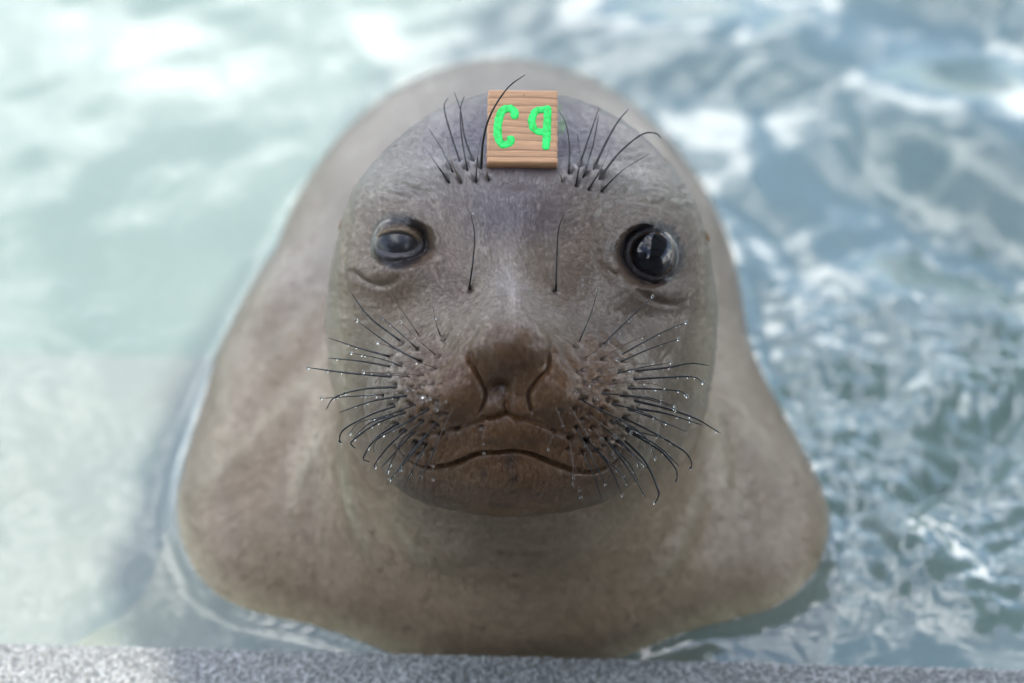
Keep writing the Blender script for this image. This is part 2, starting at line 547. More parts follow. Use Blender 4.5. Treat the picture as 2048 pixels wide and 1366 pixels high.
for thick, *pp in ((.7, (170, 375), (240, 210), (285, 55)), (.9, (310, 390), (440, 260), (610, 98)), (.5, (205, 465), (310, 395), (420, 315)),
        (.6, (300, 470), (450, 380), (585, 325)), (.8, (430, 440), (640, 325), (810, 250)), (.8, (420, 485), (590, 410), (765, 350)), (.4, (180, 535), (240, 510), (400, 470)),
        (.5, (270, 545), (420, 510), (640, 490)), (.7, (395, 555), (540, 520), (720, 490)), (1.1, (502, 540), (700, 520), (830, 495), (945, 508)),
        (1.1, (488, 590), (690, 578), (850, 575), (910, 610)), (.6, (225, 607), (420, 610), (600, 615), (700, 645)), (.9, (455, 643), (620, 648), (770, 660), (815, 690)),
        (.6, (345, 620), (480, 600), (620, 605)), (.8, (288, 670), (500, 692), (680, 735), (762, 780)), (.9, (412, 688), (570, 695), (740, 748)),
        (1.2, (495, 715), (700, 765), (870, 825), (1015, 912)), (1.2, (512, 763), (700, 795), (905, 862)), (.8, (355, 730), (520, 775), (640, 830), (680, 885)),
        (.9, (460, 765), (640, 830), (812, 900)), (.4, (165, 610), (260, 625), (370, 640)), (.4, (115, 655), (200, 675), (290, 705)),
        (1.1, (420, 808), (640, 920), (800, 1020), (842, 1090), (822, 1132)), (.7, (165, 700), (330, 790), (440, 840), (482, 905)), (1.1, (450, 880), (640, 985), (768, 1105)),
        (.8, (280, 760), (470, 860), (580, 950), (627, 1062)), (1.1, (460, 895), (650, 1010), (740, 1110), (755, 1165), (745, 1200)), (.7, (355, 835), (540, 905), (690, 945), (742, 995)),
        (.9, (300, 855), (430, 965), (510, 1060), (532, 1122)), (1.2, (420, 930), (560, 1070), (640, 1240), (642, 1290), (622, 1325)), (1.0, (400, 955), (500, 1040), (592, 1130)),
        (1.1, (330, 940), (430, 1070), (510, 1190), (568, 1292)), (1.0, (375, 990), (470, 1090), (530, 1205)), (.8, (215, 950), (330, 1060), (440, 1170), (458, 1220)),
        (1.1, (280, 1010), (360, 1120), (430, 1282)), (.8, (190, 1020), (260, 1160), (315, 1325)), (.6, (110, 745), (190, 870), (255, 965)),
        (.5, (30, 750), (80, 870), (98, 990)), (.6, (115, 930), (135, 1090), (140, 1180), (130, 1255)), (.5, (105, 1000), (150, 1120), (185, 1295)),
        (.7, (150, 865), (200, 960), (250, 1060), (305, 1155)), (.6, (245, 870), (340, 980), (390, 1055)), (.7, (205, 945), (260, 1080), (330, 1220)), (.5, (215, 790), (350, 890), (400, 940)),
        (.4, (20, 890), (5, 950), (-10, 1010))):
    WH.append((thick, [Z7(q) for q in pp]))
NMUZ = len(WH)
for thick, *pp in ((.8, (230, 970), (130, 820), (40, 690)), (.9, (262, 890), (170, 700), (70, 540)), (.6, (325, 970), (240, 780), (212, 600)),
        (1.0, (322, 825), (235, 560), (190, 370), (222, 298)), (1.0, (377, 890), (330, 620), (318, 400), (350, 280)), (1.0, (425, 812), (350, 600), (320, 400), (268, 250)),
        (.7, (440, 960), (455, 740), (482, 590)), (1.2, (480, 870), (500, 620), (560, 420), (690, 220), (828, 115)), (.6, (537, 938), (530, 890), (545, 840)),
        (.5, (1122, 960), (1105, 910), (1075, 868)), (1.0, (1170, 910), (1178, 700), (1150, 510), (1092, 395)), (.8, (1228, 995), (1262, 760), (1240, 580)),
        (1.1, (1245, 860), (1320, 640), (1410, 375)), (.9, (1280, 938), (1360, 680), (1410, 430)), (1.2, (1352, 890), (1480, 620), (1570, 470), (1645, 385)),
        (.7, (1325, 1025), (1430, 850), (1500, 685)), (1.1, (1395, 960), (1560, 740), (1740, 590), (1850, 575), (1900, 615)), (.8, (1425, 1037), (1600, 865), (1815, 735))):
    WH.append((thick, [Z3(q) for q in pp]))
WH.append((.9, [(938, 578), (946, 520), (949, 470), (941, 422)]))
WH.append((.9, [(1112, 582), (1114, 520), (1117, 460), (1128, 428)]))
# follicle pits: the whiskers' own and the rows between them
PITS = [(*q[0], .8 if t > .5 else .6) for t, q in WH]
for a_, b_ in ((805, 800), (830, 805), (858, 775), (868, 812), (892, 822), (880, 845), (1150, 790), (1178, 800), (1205, 800), (1135, 815), (1228, 838), (1160, 835), (1185, 760), (1150, 745),
               (842, 905), (868, 898), (1185, 900), (1205, 890), (1225, 876)):
    PITS.append((a_, b_, .7))
pitd = np.zeros(len(u))
for pu, pv, pa in PITS:
    m = (np.abs(u - pu) < 30) & (np.abs(v - pv) < 30)
    if not m.any(): continue
    r2 = (u[m] - pu) ** 2 + (v[m] - pv) ** 2
    f[m] += pa * (-3.4 * np.exp(-(((u[m] - pu) ** 2 * .8 + (v[m] - pv) ** 2 * 1.3)) / 5.0 ** 2) + .35 * np.exp(-((u[m] - pu) ** 2 + (v[m] - pv - 9) ** 2) / 9 ** 2))
    pitd[m] = np.maximum(pitd[m], np.exp(-r2 / 5.5 ** 2))
disp[iH] = f * 1e-3
C2 = C + NRM * disp[:, None]

# eyes: lids are fitted over each eyeball
def zat(u0, v0, r=14):
    m = (np.abs(U - u0) < r) & (np.abs(V - v0) < r) & (facing > 0.05)
    return C2[m, 2].min() if m.any() else 1.7

EYES = []
for (eu, ev, ea, eb, rot, rad, push) in ((793, 487, 45, 19.5, .03, .0235, -.001), (1308, 508, 50, 45, .25, .0235, -.001)):
    d0 = np.median(C2[(np.abs(U - eu) < 25) & (np.abs(V - ev) < 25) & (facing > 0.05) & (C2[:, 2] < 1.78), 2])
    outward = np.array([-.20 if eu < 1024 else .20, .05, -1.0]); outward /= np.linalg.norm(outward)
    surf = cpt(eu, ev, d0 + push)
    cen = surf - outward * rad
    EYES.append((cen, outward, rad))
    m = np.nonzero((np.abs(U - eu) < 130) & (np.abs(V - ev) < 110) & (facing > 0.0) & (C[:, 2] < 1.8))[0]
    uu, vv = U[m] - eu, V[m] - ev
    c_, s_ = math.cos(rot), math.sin(rot)
    a_, b_ = c_ * uu + s_ * vv, -s_ * uu + c_ * vv
    b_ = b_ + .0012 * a_ * a_ * np.sign(b_) * (.4 if eb < 30 else .0)
    rr = np.sqrt((a_ / ea) ** 2 + (b_ / eb) ** 2)
    q = (rr - 1) * (ea * eb / np.sqrt((eb * np.cos(np.arctan2(b_ / eb, a_ / ea))) ** 2 + (ea * np.sin(np.arctan2(b_ / eb, a_ / ea))) ** 2))   # px from the opening's edge
    ray = C2[m] / np.linalg.norm(C2[m], axis=1, keepdims=True)
    # eyeball depth along each ray
    bq = ray @ cen
    disc = np.maximum(rad * rad - (cen @ cen - bq * bq), 0)
    tb = bq - np.sqrt(disc)
    lid = np.where(q < 0, .10 * q, np.minimum(.55 * q, 4.2 * (1 - np.exp(-q / 7)))) * 1e-3 * (1 + .0 * q)
    lid += np.where(q > 0, -.7e-3 * np.exp(-((q - 17) / 4.0) ** 2) - .5e-3 * np.exp(-((q - 27) / 3.5) ** 2), 0)
    tt = tb - lid
    cur = np.linalg.norm(C2[m], axis=1)
    wgt = 1 - np.clip((q - 12) / 24, 0, 1)
    wgt = wgt * wgt * (3 - 2 * wgt)
    sm = np.clip((disc / (rad * rad) - .03) / .30, 0, 1)
    wgt *= sm * sm * (3 - 2 * sm)
    C2[m] = ray * (cur * (1 - wgt) + tt * wgt)[:, None]

# body: folds of the neck and fat, faint lumps
BODY = facing > -0.1
iB = np.nonzero(BODY)[0]
ub, vb = U[iB], V[iB]
g = np.zeros(len(ub))
FOLDS = (([(668, 690), (620, 770), (540, 860), (440, 950), (372, 1020)], 4.5, 30, .5),
         ([(690, 840), (692, 900), (702, 980), (722, 1060), (770, 1140)], 4.0, 20, .8),
         ([(648, 830), (622, 910), (596, 1000), (590, 1080)], 2.5, 22, .5),
         ([(770, 980), (800, 1050), (860, 1110), (930, 1160)], 2.5, 22, .45),
         ([(1420, 780), (1430, 870), (1444, 960), (1440, 1040)], 3.5, 24, .6),
         ([(1404, 930), (1380, 1040), (1330, 1130), (1260, 1200)], 3.0, 24, .35),
         ([(1436, 720), (1470, 800), (1520, 880), (1570, 950)], 2.5, 30, .3),
         ([(570, 490), (520, 620), (470, 740)], 3.0, 30, .4),
         ([(660, 560), (600, 680), (480, 800)], 3.0, 34, .35),
         ([(470, 650), (450, 760), (470, 880)], 2.5, 26, .4))
for pts, a_, w_, pl_ in FOLDS:
    g += -crease(pts, 1.4 * a_, w_, x=ub, y=vb, tp=1.3)
g += 2.0 * (vnoise(C[iB] / .035, 31) - .5) + .7 * (vnoise(C[iB] / .012, 33) - .5)
wB = np.where((ub > 620) & (ub < 1460) & (vb < 1120), np.clip((C[iB, 2] - 1.71) / .05, 0, 1), 1.0)
C2[iB] += NRM[iB] * (g * wB * 1e-3)[:, None]
PW = to_world(C2)

# ------------------------------------------------------------------ coat colour, with some sheen and rim light painted in
def L(*c):
    return np.array([((x / 255 + .055) / 1.055) ** 2.4 if x > 10 else x / 3294 for x in c])

base = np.tile(L(170, 156, 140), (len(PW), 1))
def paint(idx, w_, colr):
    base[idx] += (np.asarray(colr) - base[idx]) * w_[:, None]
allv = np.arange(len(PW))
# pale belly, greyer back
belly = np.clip((0.028 - PW[:, 2]) / .022, 0, 1)
paint(allv, belly * .9, L(216, 207, 184))
back = np.clip((PW[:, 1] - 1.50) / .15, 0, 1) * np.clip((PW[:, 2] - .05) / .08, 0, 1)
paint(allv, back * .6, L(146, 140, 136))
n1 = vnoise(PW / .05, 41); n2 = vnoise(PW / .016, 43)
paint(allv, np.clip((n1 - .45) * 2, 0, 1) * .22, L(134, 110, 90))
paint(allv, np.clip((n2 - .55) * 2, 0, 1) * .12, L(176, 166, 150))
hu, hv = U[iH], V[iH]
def hb(*a, **k): return np.clip(blob(*a, x=hu, y=hv, **k), 0, 1)
_paint = paint
hdep = C[iH][:, 2]
hfade = np.clip((1.775 - hdep) / .06, 0, 1) * np.where(hv > 1000, np.clip((1.69 - hdep) / .04, 0, 1), 1.0)
hfade = hfade * np.where(hdep > 1.67, np.clip((1000 - hv) / 170, 0, 1), 1)
hfade = np.where((hv > 940) & (hv <= 1000), hfade * (1 - (hv - 940) / 60 * (1 - np.clip((1.72 - hdep) / .05, 0, 1))), hfade)
def paint(idx, w_, colr):
    _paint(idx, w_ * hfade if idx is iH else w_, colr)
paint(iH, np.ones(len(iH)) * .6, L(152, 144, 136))
paint(iH, hb(1035, 290, 300, 130, .75), L(124, 122, 138))  # bluish sky sheen on crown and forehead, painted into the coat
paint(iH, hb(1030, 440, 110, 60, .7), L(88, 84, 98))
paint(iH, hb(770, 360, 100, 50, .6), L(192, 190, 184))  # pale sheen over the brow pads, painted as lighter patches
paint(iH, hb(1290, 370, 110, 55, .6), L(192, 189, 182))
paint(iH, hb(930, 355, 70, 30, .5) + hb(1170, 360, 70, 30, .5), L(176, 172, 170))
paint(iH, np.clip((hu - 1405) / -1 * 0 + np.exp(-((hu - 684) / 30) ** 2) + np.exp(-((hu - 1412) / 30) ** 2), 0, 1) * np.clip((900 - hv) / 120, 0, 1) * .75, L(204, 194, 176))  # rim light down both sides of the head, painted in
paint(iH, hb(1022, 575, 40, 75, .65), L(182, 178, 176))  # highlight along the nose bridge, painted into the colour
paint(iH, hb(790, 590, 100, 75, .85), L(116, 94, 78))
paint(iH, hb(1265, 620, 115, 85, .85), L(104, 88, 78))
paint(iH, hb(885, 560, 60, 60, .5) + hb(1150, 560, 60, 60, .5), L(118, 106, 100))
paint(iH, hb(1022, 730, 120, 70, .8), L(118, 103, 95))
def hsup(u0, v0, a_, b_, soft=.35):
    r_ = (np.abs((hu - u0) / a_) ** 2.4 + np.abs((hv - v0) / b_) ** 2.4) ** (1 / 2.4) + .12 * (vnoise(np.stack([hu / 30, hv / 30, 0 * hu], 1), 57) - .5)
    return np.clip((1 + soft / 2 - r_) / soft, 0, 1)
paint(iH, hsup(1022, 812, 250, 130, .6) * .85, L(112, 87, 66))
paint(iH, hb(1022, 840, 180, 50, .55), L(110, 82, 60))
paint(iH, hb(790, 800, 40, 90, .6) + hb(1265, 810, 34, 90, .6), L(164, 158, 146))
paint(iH, hsup(1022, 945, 215, 78, .5) * .8, L(113, 88, 67))
paint(iH, hb(1022, 1010, 120, 24, .8), L(150, 124, 94))
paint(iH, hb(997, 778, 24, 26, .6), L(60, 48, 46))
paint(iH, hb(800, 505, 120, 95, .65), L(120, 102, 92))
paint(iH, hb(1292, 525, 125, 105, .65), L(106, 92, 84))
# dark rims of the eyes and the streak to the tear duct
for (eu, ev, oa, ob, dk, rt) in ((800, 482, 60, 56, L(52, 49, 52), .1), (1303, 507, 65, 66, L(42, 40, 44), .3)):
    c_, s_ = math.cos(rt), math.sin(rt)
    a_, b_ = c_ * (hu - eu) + s_ * (hv - ev), -s_ * (hu - eu) + c_ * (hv - ev)
    rr = np.sqrt((a_ / oa) ** 2 + (b_ / ob) ** 2) + .10 * (vnoise(np.stack([hu / 9, hv / 9, 0 * hu], 1), 51) - .5)
    paint(iH, np.clip((1.62 - rr) / .8, 0, 1) * .55, L(118, 102, 90))
    paint(iH, np.clip((1.06 - rr) / .16, 0, 1) * .95, dk)
for pts, w_ in (([(842, 492), (862, 494), (884, 492)], 8), ([(1262, 500), (1235, 496), (1205, 500)], 16)):
    d_, _, fr = polydist(hu, hv, pts)
    paint(iH, np.exp(-(d_ / w_) ** 2) * (1 - .7 * fr) * .8, L(56, 52, 52))
paint(iH, hb(793, 487, 47, 30, .0), L(60, 50, 40))
m_ = np.clip(1.2 - np.sqrt(((hu - 791) / 50) ** 2 + ((hv - 474) / 25) ** 2), 0, 1) * (np.sqrt(((hu - 793) / 43) ** 2 + ((hv - 485) / 25) ** 2) > .95)
paint(iH, np.clip(m_ * 2, 0, 1) * .55 * (hv < 500), L(150, 130, 105))
# follicles, lip line, chin marks, flecks of green paint beside the tag
paint(iH, np.clip(pitd, 0, 1) * .9, L(38, 32, 30))
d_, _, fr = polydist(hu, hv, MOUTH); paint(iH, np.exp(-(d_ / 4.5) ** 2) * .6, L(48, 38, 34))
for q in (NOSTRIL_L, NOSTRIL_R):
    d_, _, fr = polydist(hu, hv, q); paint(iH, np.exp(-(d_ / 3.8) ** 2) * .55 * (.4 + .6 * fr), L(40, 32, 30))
for (a_, b_, r_, s2) in ((1020, 922, 13, 16), (1030, 948, 9, 8), (970, 938, 8, 11), (1006, 1005, 22, 3), (1024, 1010, 12, 2.5), (983, 1000, 4, 4), (1028, 973, 4, 3)):
    paint(iH, hb(a_, b_, r_, s2, .75) * (.5 + .9 * vnoise(np.stack([hu / 4, hv / 4, 0 * hu], 1), 61)), L(62, 56, 56))
gn = vnoise(np.stack([hu / 5, hv / 5, 0 * hu], 1), 63)
paint(iH, hb(1123, 252, 8, 14, .8) * np.clip((gn - .45) * 6, 0, 1), L(120, 205, 90))
paint(iH, hb(1118, 220, 9, 8, .5) * np.clip((gn - .6) * 6, 0, 1), L(120, 195, 100))
bu, bv = ub, vb
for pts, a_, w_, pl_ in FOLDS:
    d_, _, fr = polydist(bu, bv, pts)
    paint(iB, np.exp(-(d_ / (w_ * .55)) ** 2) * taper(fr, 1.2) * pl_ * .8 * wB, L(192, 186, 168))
for (a_, b_, r_, s2) in ((1035, 1108, 34, 5), (1000, 1104, 10, 4), (1030, 1150, 12, 5), (575, 970, 7, 7), (628, 1125, 3, 7), (960, 1090, 5, 4)):
    paint(iB, np.clip(blob(a_, b_, r_, s2, .7, x=bu, y=bv), 0, 1) * np.clip((vnoise(np.stack([bu / 7, bv / 7, 0 * bu], 1), 65) - .35) * 2.5, 0, 1), L(92, 78, 70))
lum_ = base @ np.array([.3, .5, .2])
base = lum_[:, None] + 1.38 * (base - lum_[:, None])
base *= np.array([.74, .71, .66])
base = np.clip(base, .004, .8)

# ------------------------------------------------------------------ the setting
CZ = 0.045                                            # top of the coping above the water
E0, E1 = ground_pt(0, 1284, CZ), ground_pt(2048, 1336, CZ)
ea = (E1 - E0)[:2]; ea /= np.linalg.norm(ea)
en = np.array([ea[1], -ea[0]])                        # towards the camera side, away from the pool
eo = (E0 + E1)[:2] / 2

def edge_pt(s, t):
    """s along the coping's edge, t back from the pool"""
    return eo + ea * s + en * t

# deck: granular coping, finest along the edge in view
m_deck, nt, out = new_mat('granular deck')
geo = N(nt, 'ShaderNodeNewGeometry'); tco = N(nt, 'ShaderNodeTexCoord')
vor = N(nt, 'ShaderNodeTexVoronoi', Scale=420.0); noi = N(nt, 'ShaderNodeTexNoise', Scale=460.0, Detail=3.0)
big = N(nt, 'ShaderNodeTexNoise', Scale=22.0, Detail=4.0)
for t_ in (vor, noi, big): nt.links.new(tco.outputs['Object'], t_.inputs['Vector'])
r1 = ramp(nt, [(.25, (.10, .105, .105)), (.5, (.31, .325, .315)), (.75, (.50, .51, .50))])
nt.links.new(noi.outputs['Fac'], r1.inputs['Fac'])
r2 = ramp(nt, [(.3, (.8, .8, .8)), (.7, (1, 1, 1))])
nt.links.new(big.outputs['Fac'], r2.inputs['Fac'])
mx = N(nt, 'ShaderNodeMix', data_type='RGBA', blend_type='MULTIPLY'); mx.inputs['Factor'].default_value = 1
nt.links.new(r1.outputs['Color'], mx.inputs['A']); nt.links.new(r2.outputs['Color'], mx.inputs['B'])
pit_shade = N(nt, 'ShaderNodeVertexColor', layer_name='pit_shade')
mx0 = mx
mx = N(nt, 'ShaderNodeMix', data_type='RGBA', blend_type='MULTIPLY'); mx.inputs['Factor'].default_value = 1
nt.links.new(mx0.outputs['Result'], mx.inputs['A']); nt.links.new(pit_shade.outputs['Color'], mx.inputs['B'])
b = pbsdf(nt, out, Roughness=.34)
nt.links.new(mx.outputs['Result'], b.inputs['Base Color'])
bp = N(nt, 'ShaderNodeBump', Strength=.5, Distance=.0006)
nt.links.new(vor.outputs['Distance'], bp.inputs['Height']); nt.links.new(bp.outputs['Normal'], b.inputs['Normal'])

ss = np.concatenate([np.arange(-12, -0.62, .3), np.arange(-.62, .62, .00078), np.arange(.62, 12.01, .3)])
ts = np.concatenate([np.array([0.0, 0.0, .0006, .0018, .0035]), np.arange(.0045, .085, .0008), np.arange(.09, .5, .03), np.arange(.5, 9, .5)])
zs = np.zeros(len(ts)); zs[:5] = (-.055, -.006, -.0028, -.0009, -.0001)
SSg, TTg = np.meshgrid(ss, ts, indexing='ij')
xy = eo + SSg[..., None] * ea + TTg[..., None] * en
zg = CZ + np.broadcast_to(zs, SSg.shape).copy()
gp = np.stack([xy[..., 0].ravel(), xy[..., 1].ravel(), zg.ravel() * 0], 1)
near = ((np.abs(SSg) < .62) & (TTg < .088) & (zs[None, :] > -.05)).ravel()
dz = np.zeros(len(gp))
q = gp[near]
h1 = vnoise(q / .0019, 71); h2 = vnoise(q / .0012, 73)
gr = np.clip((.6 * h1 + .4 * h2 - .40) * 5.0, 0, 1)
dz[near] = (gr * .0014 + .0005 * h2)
zg = zg + dz.reshape(zg.shape)
ni, nj = SSg.shape
ii, jj = np.meshgrid(np.arange(ni - 1), np.arange(nj - 1), indexing='ij')
FF = np.stack([ii * nj + jj, (ii + 1) * nj + jj, (ii + 1) * nj + jj + 1, ii * nj + jj + 1], -1).reshape(-1, 4)[:, ::-1]
FF = np.ascontiguousarray(FF)
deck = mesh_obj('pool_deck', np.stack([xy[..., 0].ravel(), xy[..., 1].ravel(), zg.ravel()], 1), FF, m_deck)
dc = np.full(len(gp), .75); dc[near] = .52 + .52 * gr  # shade in the grain pits put into the vertex colour
colour_attr(deck.data, 'pit_shade', np.repeat(dc[:, None], 3, 1))
tag(deck, 'grey granular pool deck edge along the bottom of the photo', kind='structure')

# pool shell: wall below the coping, pale ledge along the left, teal floor
m_pool, nt, out = new_mat('painted pool')
tco = N(nt, 'ShaderNodeTexCoord')
noi = N(nt, 'ShaderNodeTexNoise', Scale=3.0, Detail=6.0)
nt.links.new(tco.outputs['Object'], noi.inputs['Vector'])
r1 = ramp(nt, [(.3, (.17, .29, .27)), (.7, (.25, .38, .36))])
nt.links.new(noi.outputs['Fac'], r1.inputs['Fac'])
b = pbsdf(nt, out, Roughness=.7); nt.links.new(r1.outputs['Color'], b.inputs['Base Color'])
m_ledge, nt, out = new_mat('pale ledge')
tco = N(nt, 'ShaderNodeTexCoord')
noi = N(nt, 'ShaderNodeTexNoise', Scale=9.0, Detail=6.0)
nt.links.new(tco.outputs['Object'], noi.inputs['Vector'])
r1 = ramp(nt, [(.3, (.30, .27, .23)), (.7, (.44, .39, .33))])
nt.links.new(noi.outputs['Fac'], r1.inputs['Fac'])
b = pbsdf(nt, out, Roughness=.7); nt.links.new(r1.outputs['Color'], b.inputs['Base Color'])

def edge_box(s0, s1, t0, t1, z0, z1):
    v = [(*edge_pt(s, t), z) for s in (s0, s1) for t in (t0, t1) for z in (z0, z1)]
    f = [(0, 1, 3, 2), (4, 6, 7, 5), (0, 4, 5, 1), (2, 3, 7, 6), (0, 2, 6, 4), (1, 5, 7, 3)]
    return v, [g_[::-1] for g_ in f]
v_, f_ = edge_box(-6, 6, -9.0, 0.3, -.75, -.55)
tag(mesh_obj('pool_floor', v_, f_, m_pool, smooth=False), 'teal pool floor under the water', kind='structure')
v_, f_ = edge_box(-6, 6, 0.004, .3, -.55, CZ - .05)
tag(mesh_obj('pool_wall', v_, f_, m_pool, smooth=False), 'pool wall below the granular deck edge', kind='structure')
ledge_t = float((ground_pt(0, 655, -.06)[:2] - eo) @ en)
v_, f_ = edge_box(-6, -.20, ledge_t, 0.0, -.55, -.09)
v2_, f2_ = edge_box(-6, .06, -5.0, ledge_t - .003, -.55, -.21)
m_step, nt, out = new_mat('pale green step')
tco = N(nt, 'ShaderNodeTexCoord'); noi = N(nt, 'ShaderNodeTexNoise', Scale=5.0, Detail=6.0); nt.links.new(tco.outputs['Object'], noi.inputs['Vector'])
r1 = ramp(nt, [(.3, (.21, .25, .20)), (.7, (.33, .36, .30))]); nt.links.new(noi.outputs['Fac'], r1.inputs['Fac'])
b = pbsdf(nt, out, Roughness=.7); nt.links.new(r1.outputs['Color'], b.inputs['Base Color'])
tag(mesh_obj('pool_step', v2_, f2_, m_step, smooth=False), 'pale green underwater step beyond the ledge', kind='structure')
tag(mesh_obj('pool_ledge', v_, f_, m_ledge, smooth=False), 'pale underwater ledge along the left of the pool', kind='structure')

# far ground beyond the pool
m_conc, nt, out = new_mat('concrete')
tco = N(nt, 'ShaderNodeTexCoord'); noi = N(nt, 'ShaderNodeTexNoise', Scale=4.0, Detail=8.0)
nt.links.new(tco.outputs['Object'], noi.inputs['Vector'])
r1 = ramp(nt, [(.3, (.30, .29, .27)), (.7, (.42, .41, .39))]); nt.links.new(noi.outputs['Fac'], r1.inputs['Fac'])
b = pbsdf(nt, out, Roughness=.85); nt.links.new(r1.outputs['Color'], b.inputs['Base Color'])
gv, gf = [], []
for (s0, s1, t0, t1) in ((-90, 90, -160, -9.0), (-90, -6, -9.0, 0), (6, 90, -9.0, 0), (-90, -12, 0, 90), (12, 90, 0, 90), (-12, 12, 8.5, 90)):
    k_ = len(gv)
    gv += [(*edge_pt(s0, t0), CZ - .008), (*edge_pt(s0, t1), CZ - .008), (*edge_pt(s1, t1), CZ - .008), (*edge_pt(s1, t0), CZ - .008)]
    gf.append((k_, k_ + 1, k_ + 2, k_ + 3))
tag(mesh_obj('ground', gv, gf, m_conc, smooth=False), 'concrete ground round the pool', kind='structure')

# water surface
wr = np.random.default_rng(8)
LONG = wave_set(26, .17, .60, .0040, 1.0, wr, spread=1.2, heading=1.5)
MIDW = wave_set(46, .042, .14, .0014, 1.0, wr, spread=2.4, heading=1.3)
FINE = wave_set(60, .012, .036, .00042, 1.0, wr)
PATCH = wave_set(14, .25, .9, 1.0, .4, wr)
def axis(lo, hi, a, b_, h, k=1.35):
    c_ = list(np.arange(a, b_, h)); s_ = h
    x = a
    pre = []
    while x > lo:
        s_ = min(s_ * k, .4); x -= s_; pre.append(max(x, lo))
    s_ = h; x = c_[-1]; post = []
    while x < hi:
        s_ = min(s_ * k, .4); x += s_; post.append(min(x, hi))
    return np.array(pre[::-1] + c_ + post)
sx = axis(-5.99, 5.99, -.72, .80, .0036)
tx = axis(.0, 8.98, .0, 1.12, .0036)
tx = np.unique(np.maximum(tx, 0.0))
SX, TX = np.meshgrid(sx, tx, indexing='ij')
wxy = eo + SX[..., None] * ea - TX[..., None] * en
X, Y = wxy[..., 0].ravel(), wxy[..., 1].ravel()
# slow swirl before the waves so that crests bend
Xw = X + .05 * np.sin(3.1 * Y + 1.0) + .02 * np.sin(9 * Y + 4 * X); Yw = Y + .06 * np.sin(2.3 * X + .6) + .02 * np.sin(8 * X - 5 * Y)
pt = sines(Xw, Yw, PATCH); pt = np.clip(.5 + pt / 6.0, 0.0, 1)
rightness = np.clip((X + .15) / .5, 0, 1)
calm = 1 - .85 * np.exp(-((X - .36) / .14) ** 2 - ((Y - 1.30) / .045) ** 2)
HZ = sines(Xw, Yw, LONG) * (.10 + 1.32 * rightness) * calm
farf = np.clip((Y - 1.65) / .3, 0, 1)
HZ += sines(Xw, Yw, MIDW) * (.06 + .95 * rightness * (.25 + 1.1 * pt) * (1 - .8 * farf)) * calm
nearfine = np.clip((1.85 - Y) / .3, .05, 1)
HZ += sines(Xw, Yw, FINE) * (.05 + 1.3 * rightness * (.2 + pt)) * calm * nearfine
# the surface climbs a little where it touches the animal
closeb = (np.abs(X) < .4) & (Y < 2.3) & (Y > 1.2)
dd = np.full(len(X), 1.0)
dd[closeb] = np.maximum(sdf(to_cam(np.stack([X, Y, 0 * X], 1)[closeb])), 0)
HZ = HZ * (1 - .6 * np.exp(-dd / .03)) + .0065 * np.exp(-dd / .006)
ni, nj = SX.shape
ii, jj = np.meshgrid(np.arange(ni - 1), np.arange(nj - 1), indexing='ij')
FF = np.ascontiguousarray(np.stack([ii * nj + jj, (ii + 1) * nj + jj, (ii + 1) * nj + jj + 1, ii * nj + jj + 1], -1).reshape(-1, 4))

m_water, nt, out = new_mat('pool water')
tco = N(nt, 'ShaderNodeTexCoord')
nz = N(nt, 'ShaderNodeTexNoise', Scale=60.0, Detail=4.0, Distortion=.6)
nt.links.new(tco.outputs['Object'], nz.inputs['Vector'])
bp = N(nt, 'ShaderNodeBump', Strength=.10, Distance=.004)
nt.links.new(nz.outputs['Fac'], bp.inputs['Height'])
tr = N(nt, 'ShaderNodeBsdfTransparent', Color=(.92, .96, .95, 1))
df = N(nt, 'ShaderNodeBsdfDiffuse', Color=(.325, .43, .385, 1))
m1 = N(nt, 'ShaderNodeMixShader', Fac=.33)
nt.links.new(tr.outputs[0], m1.inputs[1]); nt.links.new(df.outputs[0], m1.inputs[2])
gl = N(nt, 'ShaderNodeBsdfGlossy', Roughness=.03); gl.inputs['Color'].default_value = (1, 1, 1, 1)
fr = N(nt, 'ShaderNodeFresnel', IOR=1.8)
nt.links.new(bp.outputs['Normal'], gl.inputs['Normal']); nt.links.new(bp.outputs['Normal'], fr.inputs['Normal'])
m2 = N(nt, 'ShaderNodeMixShader')
nt.links.new(fr.outputs[0], m2.inputs['Fac']); nt.links.new(m1.outputs[0], m2.inputs[1]); nt.links.new(gl.outputs[0], m2.inputs[2])
nt.links.new(m2.outputs[0], out.inputs['Surface'])
water = mesh_obj('water', np.stack([X, Y, HZ], 1), FF, m_water)
tag(water, 'rippled pale teal pool water round the seal', kind='structure')

# shade roof on the right, out of the frame: its shadow lies over the animal
m_roof, nt, out = new_mat('roof sheet')
b = pbsdf(nt, out, Roughness=.5); b.inputs['Base Color'].default_value = (.45, .46, .47, 1)
m_steel, nt, out = new_mat('dark steel')
b = pbsdf(nt, out, Roughness=.45, Metallic=.6); b.inputs['Base Color'].default_value = (.12, .12, .13, 1)
RZ = 3.0
off = RZ / math.tan(SUN_EL)
rx0 = -.27 + off * math.sin(SUN_AZ); 
roof = bpy.data.objects.new('shade_roof', None); COL.objects.link(roof); roof.location = (rx0 + 2.5, 3, 0)
tag(roof, 'steel framed shade roof standing on the right of the pool', 'roof')
def part(name, v, f, m, par, smooth=False):
    o = mesh_obj(name, v, f, m, None, smooth)
    o.parent = par
    o.matrix_parent_inverse = Matrix.Translation(par.location).inverted()
    return o
YB = np.array([-6, 1.20, 1.36, 1.62, 1.80, 2.10, 2.60, 3.2, 6.0])
XB = np.array([-.225, -.225, -.31, -.285, -.22, -.13, .05, .30, 1.6]) + off
ye = np.concatenate([np.arange(-5, 1.0, .6), np.arange(1.0, 5.05, .2)])
